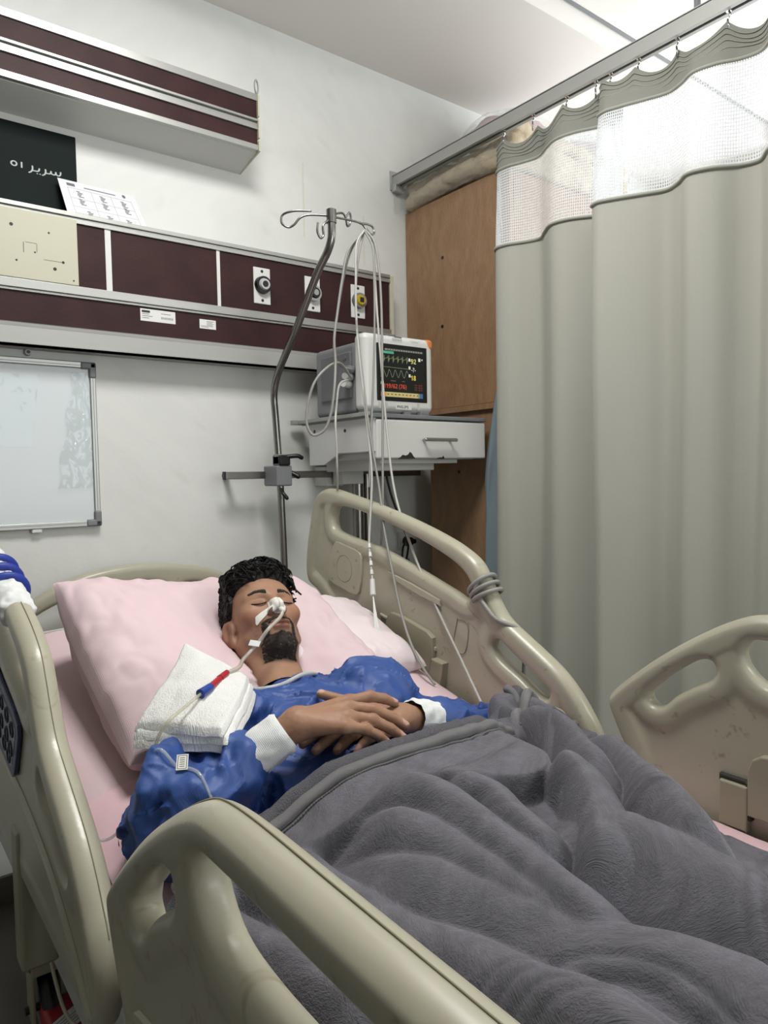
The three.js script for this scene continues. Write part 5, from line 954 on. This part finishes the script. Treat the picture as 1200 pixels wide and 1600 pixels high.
{
  const t = thing('feeding_tube', 'clear nasal feeding tube taped to the nose with coloured connector', 'tube', [0, 0, 0]);
  const n0 = fromHead([.003, -.034, .112]), n1 = fromHead([.001, -.048, .122]), n2 = fromHead([-.008, -.064, .122]);
  const NG = [n0, n1, n2, [-.082, .982, 1.098], [-.100, .960, 1.094], [-.124, .942, 1.098], [-.165, .944, 1.15], [-.212, .952, 1.225], [-.243, .953, 1.246]];
  obj('soft_tube', tube(NG, .0038, 80, 10), phys(0xd9d2c9, .25, { transmission: .45, thickness: 0 }), t);
  const c0 = [-.243, .954, 1.246], c1 = [-.292, .948, 1.288], c2 = [-.317, .944, 1.303];
  obj('red_connector', [cyl(c0, [lerp(c0[0], c1[0], .45), lerp(c0[1], c1[1], .45), lerp(c0[2], c1[2], .45)], .0052, .0065, 14), cyl([lerp(c0[0], c1[0], .45), lerp(c0[1], c1[1], .45), lerp(c0[2], c1[2], .45)], c1, .0056, .0062, 14)], std(0xa31d2c, .35), t);
  obj('blue_connector', cyl(c1, c2, .0068, .0085, 16), std(0x1f3f8f, .35), t);
  obj('drain_tube', tube([c2, [-.338, .939, 1.316], [-.362, .932, 1.328], [-.382, .925, 1.337], [-.394, .912, 1.336], [-.402, .89, 1.33], [-.402, .86, 1.315], [-.398, .84, 1.305], [-.385, .845, 1.315], [-.36, .865, 1.34]], .0027, 80, 10), phys(0xe8e5d8, .15, { transmission: .7, thickness: 0 }), t);
  const tg = new THREE.BoxGeometry(.022, .0006, .016); tg.rotateY(-.7); tg.rotateZ(.25); tg.rotateX(.5); tg.translate(-.112, .958, 1.096);
  obj('tube_tag', tg, M.knit, t);
  // tape on the nose
  const tapeMask = (x, y, z) => z > .07 && ((Math.abs(x) < .0155 && y < -.002 + .1 * Math.abs(x) && y > -.037) || (x < 0 && Math.abs((y + .016) - (x + .008) * .62) < .0055 + .1 * -x && x > -.046 && x < -.006));
  const tape = keepTri(sdfMesh((x, y, z) => headSDF(x, y, z) - .0013, [-.055, -.05, .06], [.03, .012, .13], .0011), tapeMask); tape.applyMatrix4(headM);
  obj('nose_tape', [tape, tube([fromHead([.002, -.012, .113]), fromHead([.003, -.026, .119]), n0, n1], .0058, 16, 10)], phys(0xdcd9d2, .8), t);
}
{ // second tube with its paper tag
  const t = thing('infusion_line', 'thin clear tube with a paper tag crossing the blue sleeve', 'tube', [0, 0, 0]);
  const over = (x, z) => Math.max(topOf(x, z), mattY(z) + .008) + .003;
  obj('line', tube([[-.478, 1.215], [-.466, 1.245], [-.45, 1.285], [-.43, 1.325], [-.41, 1.365], [-.393, 1.392], [-.383, 1.412], [-.377, 1.435], [-.372, 1.465]].map(([x, z]) => [x, over(x, z), z]), .0026, 80, 10), phys(0xeef1f1, .12, { transmission: .75, thickness: 0 }), t);
  const TX = -.389, TZ = 1.402, TY = over(TX, TZ) + .008;
  const g = new THREE.BoxGeometry(.017, .0006, .024); g.rotateX(.75); g.rotateY(-.5); g.translate(TX, TY, TZ);
  const tg = obj('paper_tag', g, M.knit, t);
  const m = canvasTex(64, 96, (c, w, h) => { c.fillStyle = '#d9d9d2'; c.fillRect(0, 0, w, h); c.strokeStyle = '#55574f'; c.lineWidth = 4; c.strokeRect(8, 8, w - 16, h - 16); c.fillStyle = '#55574f'; for (let k = 0; k < 5; k++) c.fillRect(18, 20 + k * 13, 28, 5); });
  const pg = new THREE.PlaneGeometry(.0168, .0238); pg.rotateX(-Math.PI / 2); pg.translate(0, .0005, 0); pg.rotateX(.75); pg.rotateY(-.5); pg.translate(TX, TY, TZ);
  obj('tag_print', pg, phys(0xffffff, .7, { map: m }), tg);
}
{ // clear pouch with a blue cap lying beside the arm
  const t = thing('drainage_pouch', 'clear plastic pouch with blue cap tucked beside the blanket', 'pouch', [0, 0, 0]);
  obj('pouch', softBlob([-.40, .755, 1.51], [.05, .025, .06], .006, 20, 3, .006), M.film, t);
  const g = cyl([-.388, .772, 1.535], [-.384, .782, 1.538], .019, .018, 28); obj('cap', g, std(0x1d3f8e, .35), t);
}
{ // dressing tape wound round the near guard
  const t = thing('guard_wrapping', 'white gauze with blue bands wound round the near bed guard', 'gauze', [0, 0, 0]);
  const GX = -.512;
  obj('gauze', sdfMesh((x, y, z) => { let d = cap(x, y, z, [GX, 1.126, .56], [GX, 1.049, .89], .036, .034); return Math.abs(d) < .03 ? d + .006 * fbm(x * 40, y * 40, z * 26, 3) : d; }, [GX - .06, .98, .50], [GX + .06, 1.19, .96], .0045), M.knit, t);
  for (const [y, z] of [[1.101, .69], [1.087, .745], [1.073, .80]]) { const g = new THREE.TorusGeometry(.036, .009, 8, 30); g.rotateX(.25); g.translate(GX, y, z); obj('blue_band', g, std(0x16308f, .5), t); }
}
{ // red box with a paper label below the bed
  const t = thing('red_container', 'red container with a white label on the floor under the bed', 'container', [0, 0, 0]);
  const g = box(-.47, -.33, 0, .13, .70, .86, .012); obj('tub', g, std(0x9c2630, .5), t);
  const l = new THREE.PlaneGeometry(.075, .05); l.rotateX(-Math.PI / 2); l.rotateY(.5); l.translate(-.425, .1315, .80);
  obj('paper_label', l, phys(0xffffff, .7, { map: canvasTex(128, 86, (c, w, h) => { c.fillStyle = '#d8d8d4'; c.fillRect(0, 0, w, h); c.fillStyle = '#7b7b78'; for (let k = 0; k < 5; k++) c.fillRect(14, 14 + k * 13, 60 + (k * 23) % 36, 4); }) }), t);
  tag(obj('drain_hose', tube([[-.445, .40, .70], [-.447, .25, .72], [-.447, .20, .78], [-.44, .165, .84], [-.42, .15, .88]], .004, 40, 8), phys(0xd8d3c0, .2, { transmission: .4, thickness: 0 })), 'clear drain hose hanging under the bed to the red container', 'hose');
}
{ // the pillow gives way under the head, the gown and the towel
  pillowMesh.updateMatrixWorld(); const g = pillowMesh.geometry, inv = pillowMesh.matrixWorld.clone().invert(), q = g.attributes.position, p = V(0, 0, 0), l = V(0, 0, 0);
  for (let i = 0; i < q.count; i++) { p.fromBufferAttribute(q, i).applyMatrix4(pillowMesh.matrixWorld); let moved = false;
    for (let k = 0; k < 60; k++) { l.copy(p).applyMatrix4(headInv); const d = Math.min(headSDF(l.x, l.y, l.z), gownSDF(p.x, p.y, p.z)); if (d > .003) break; p.y -= .003; moved = true; }
    if (moved) { p.applyMatrix4(inv); q.setXYZ(i, p.x, p.y, p.z); } }
  const m = mergeVertices(g, 1e-5); m.computeVertexNormals(); pillowMesh.geometry = m;
}
renderer.render(scene, camera);
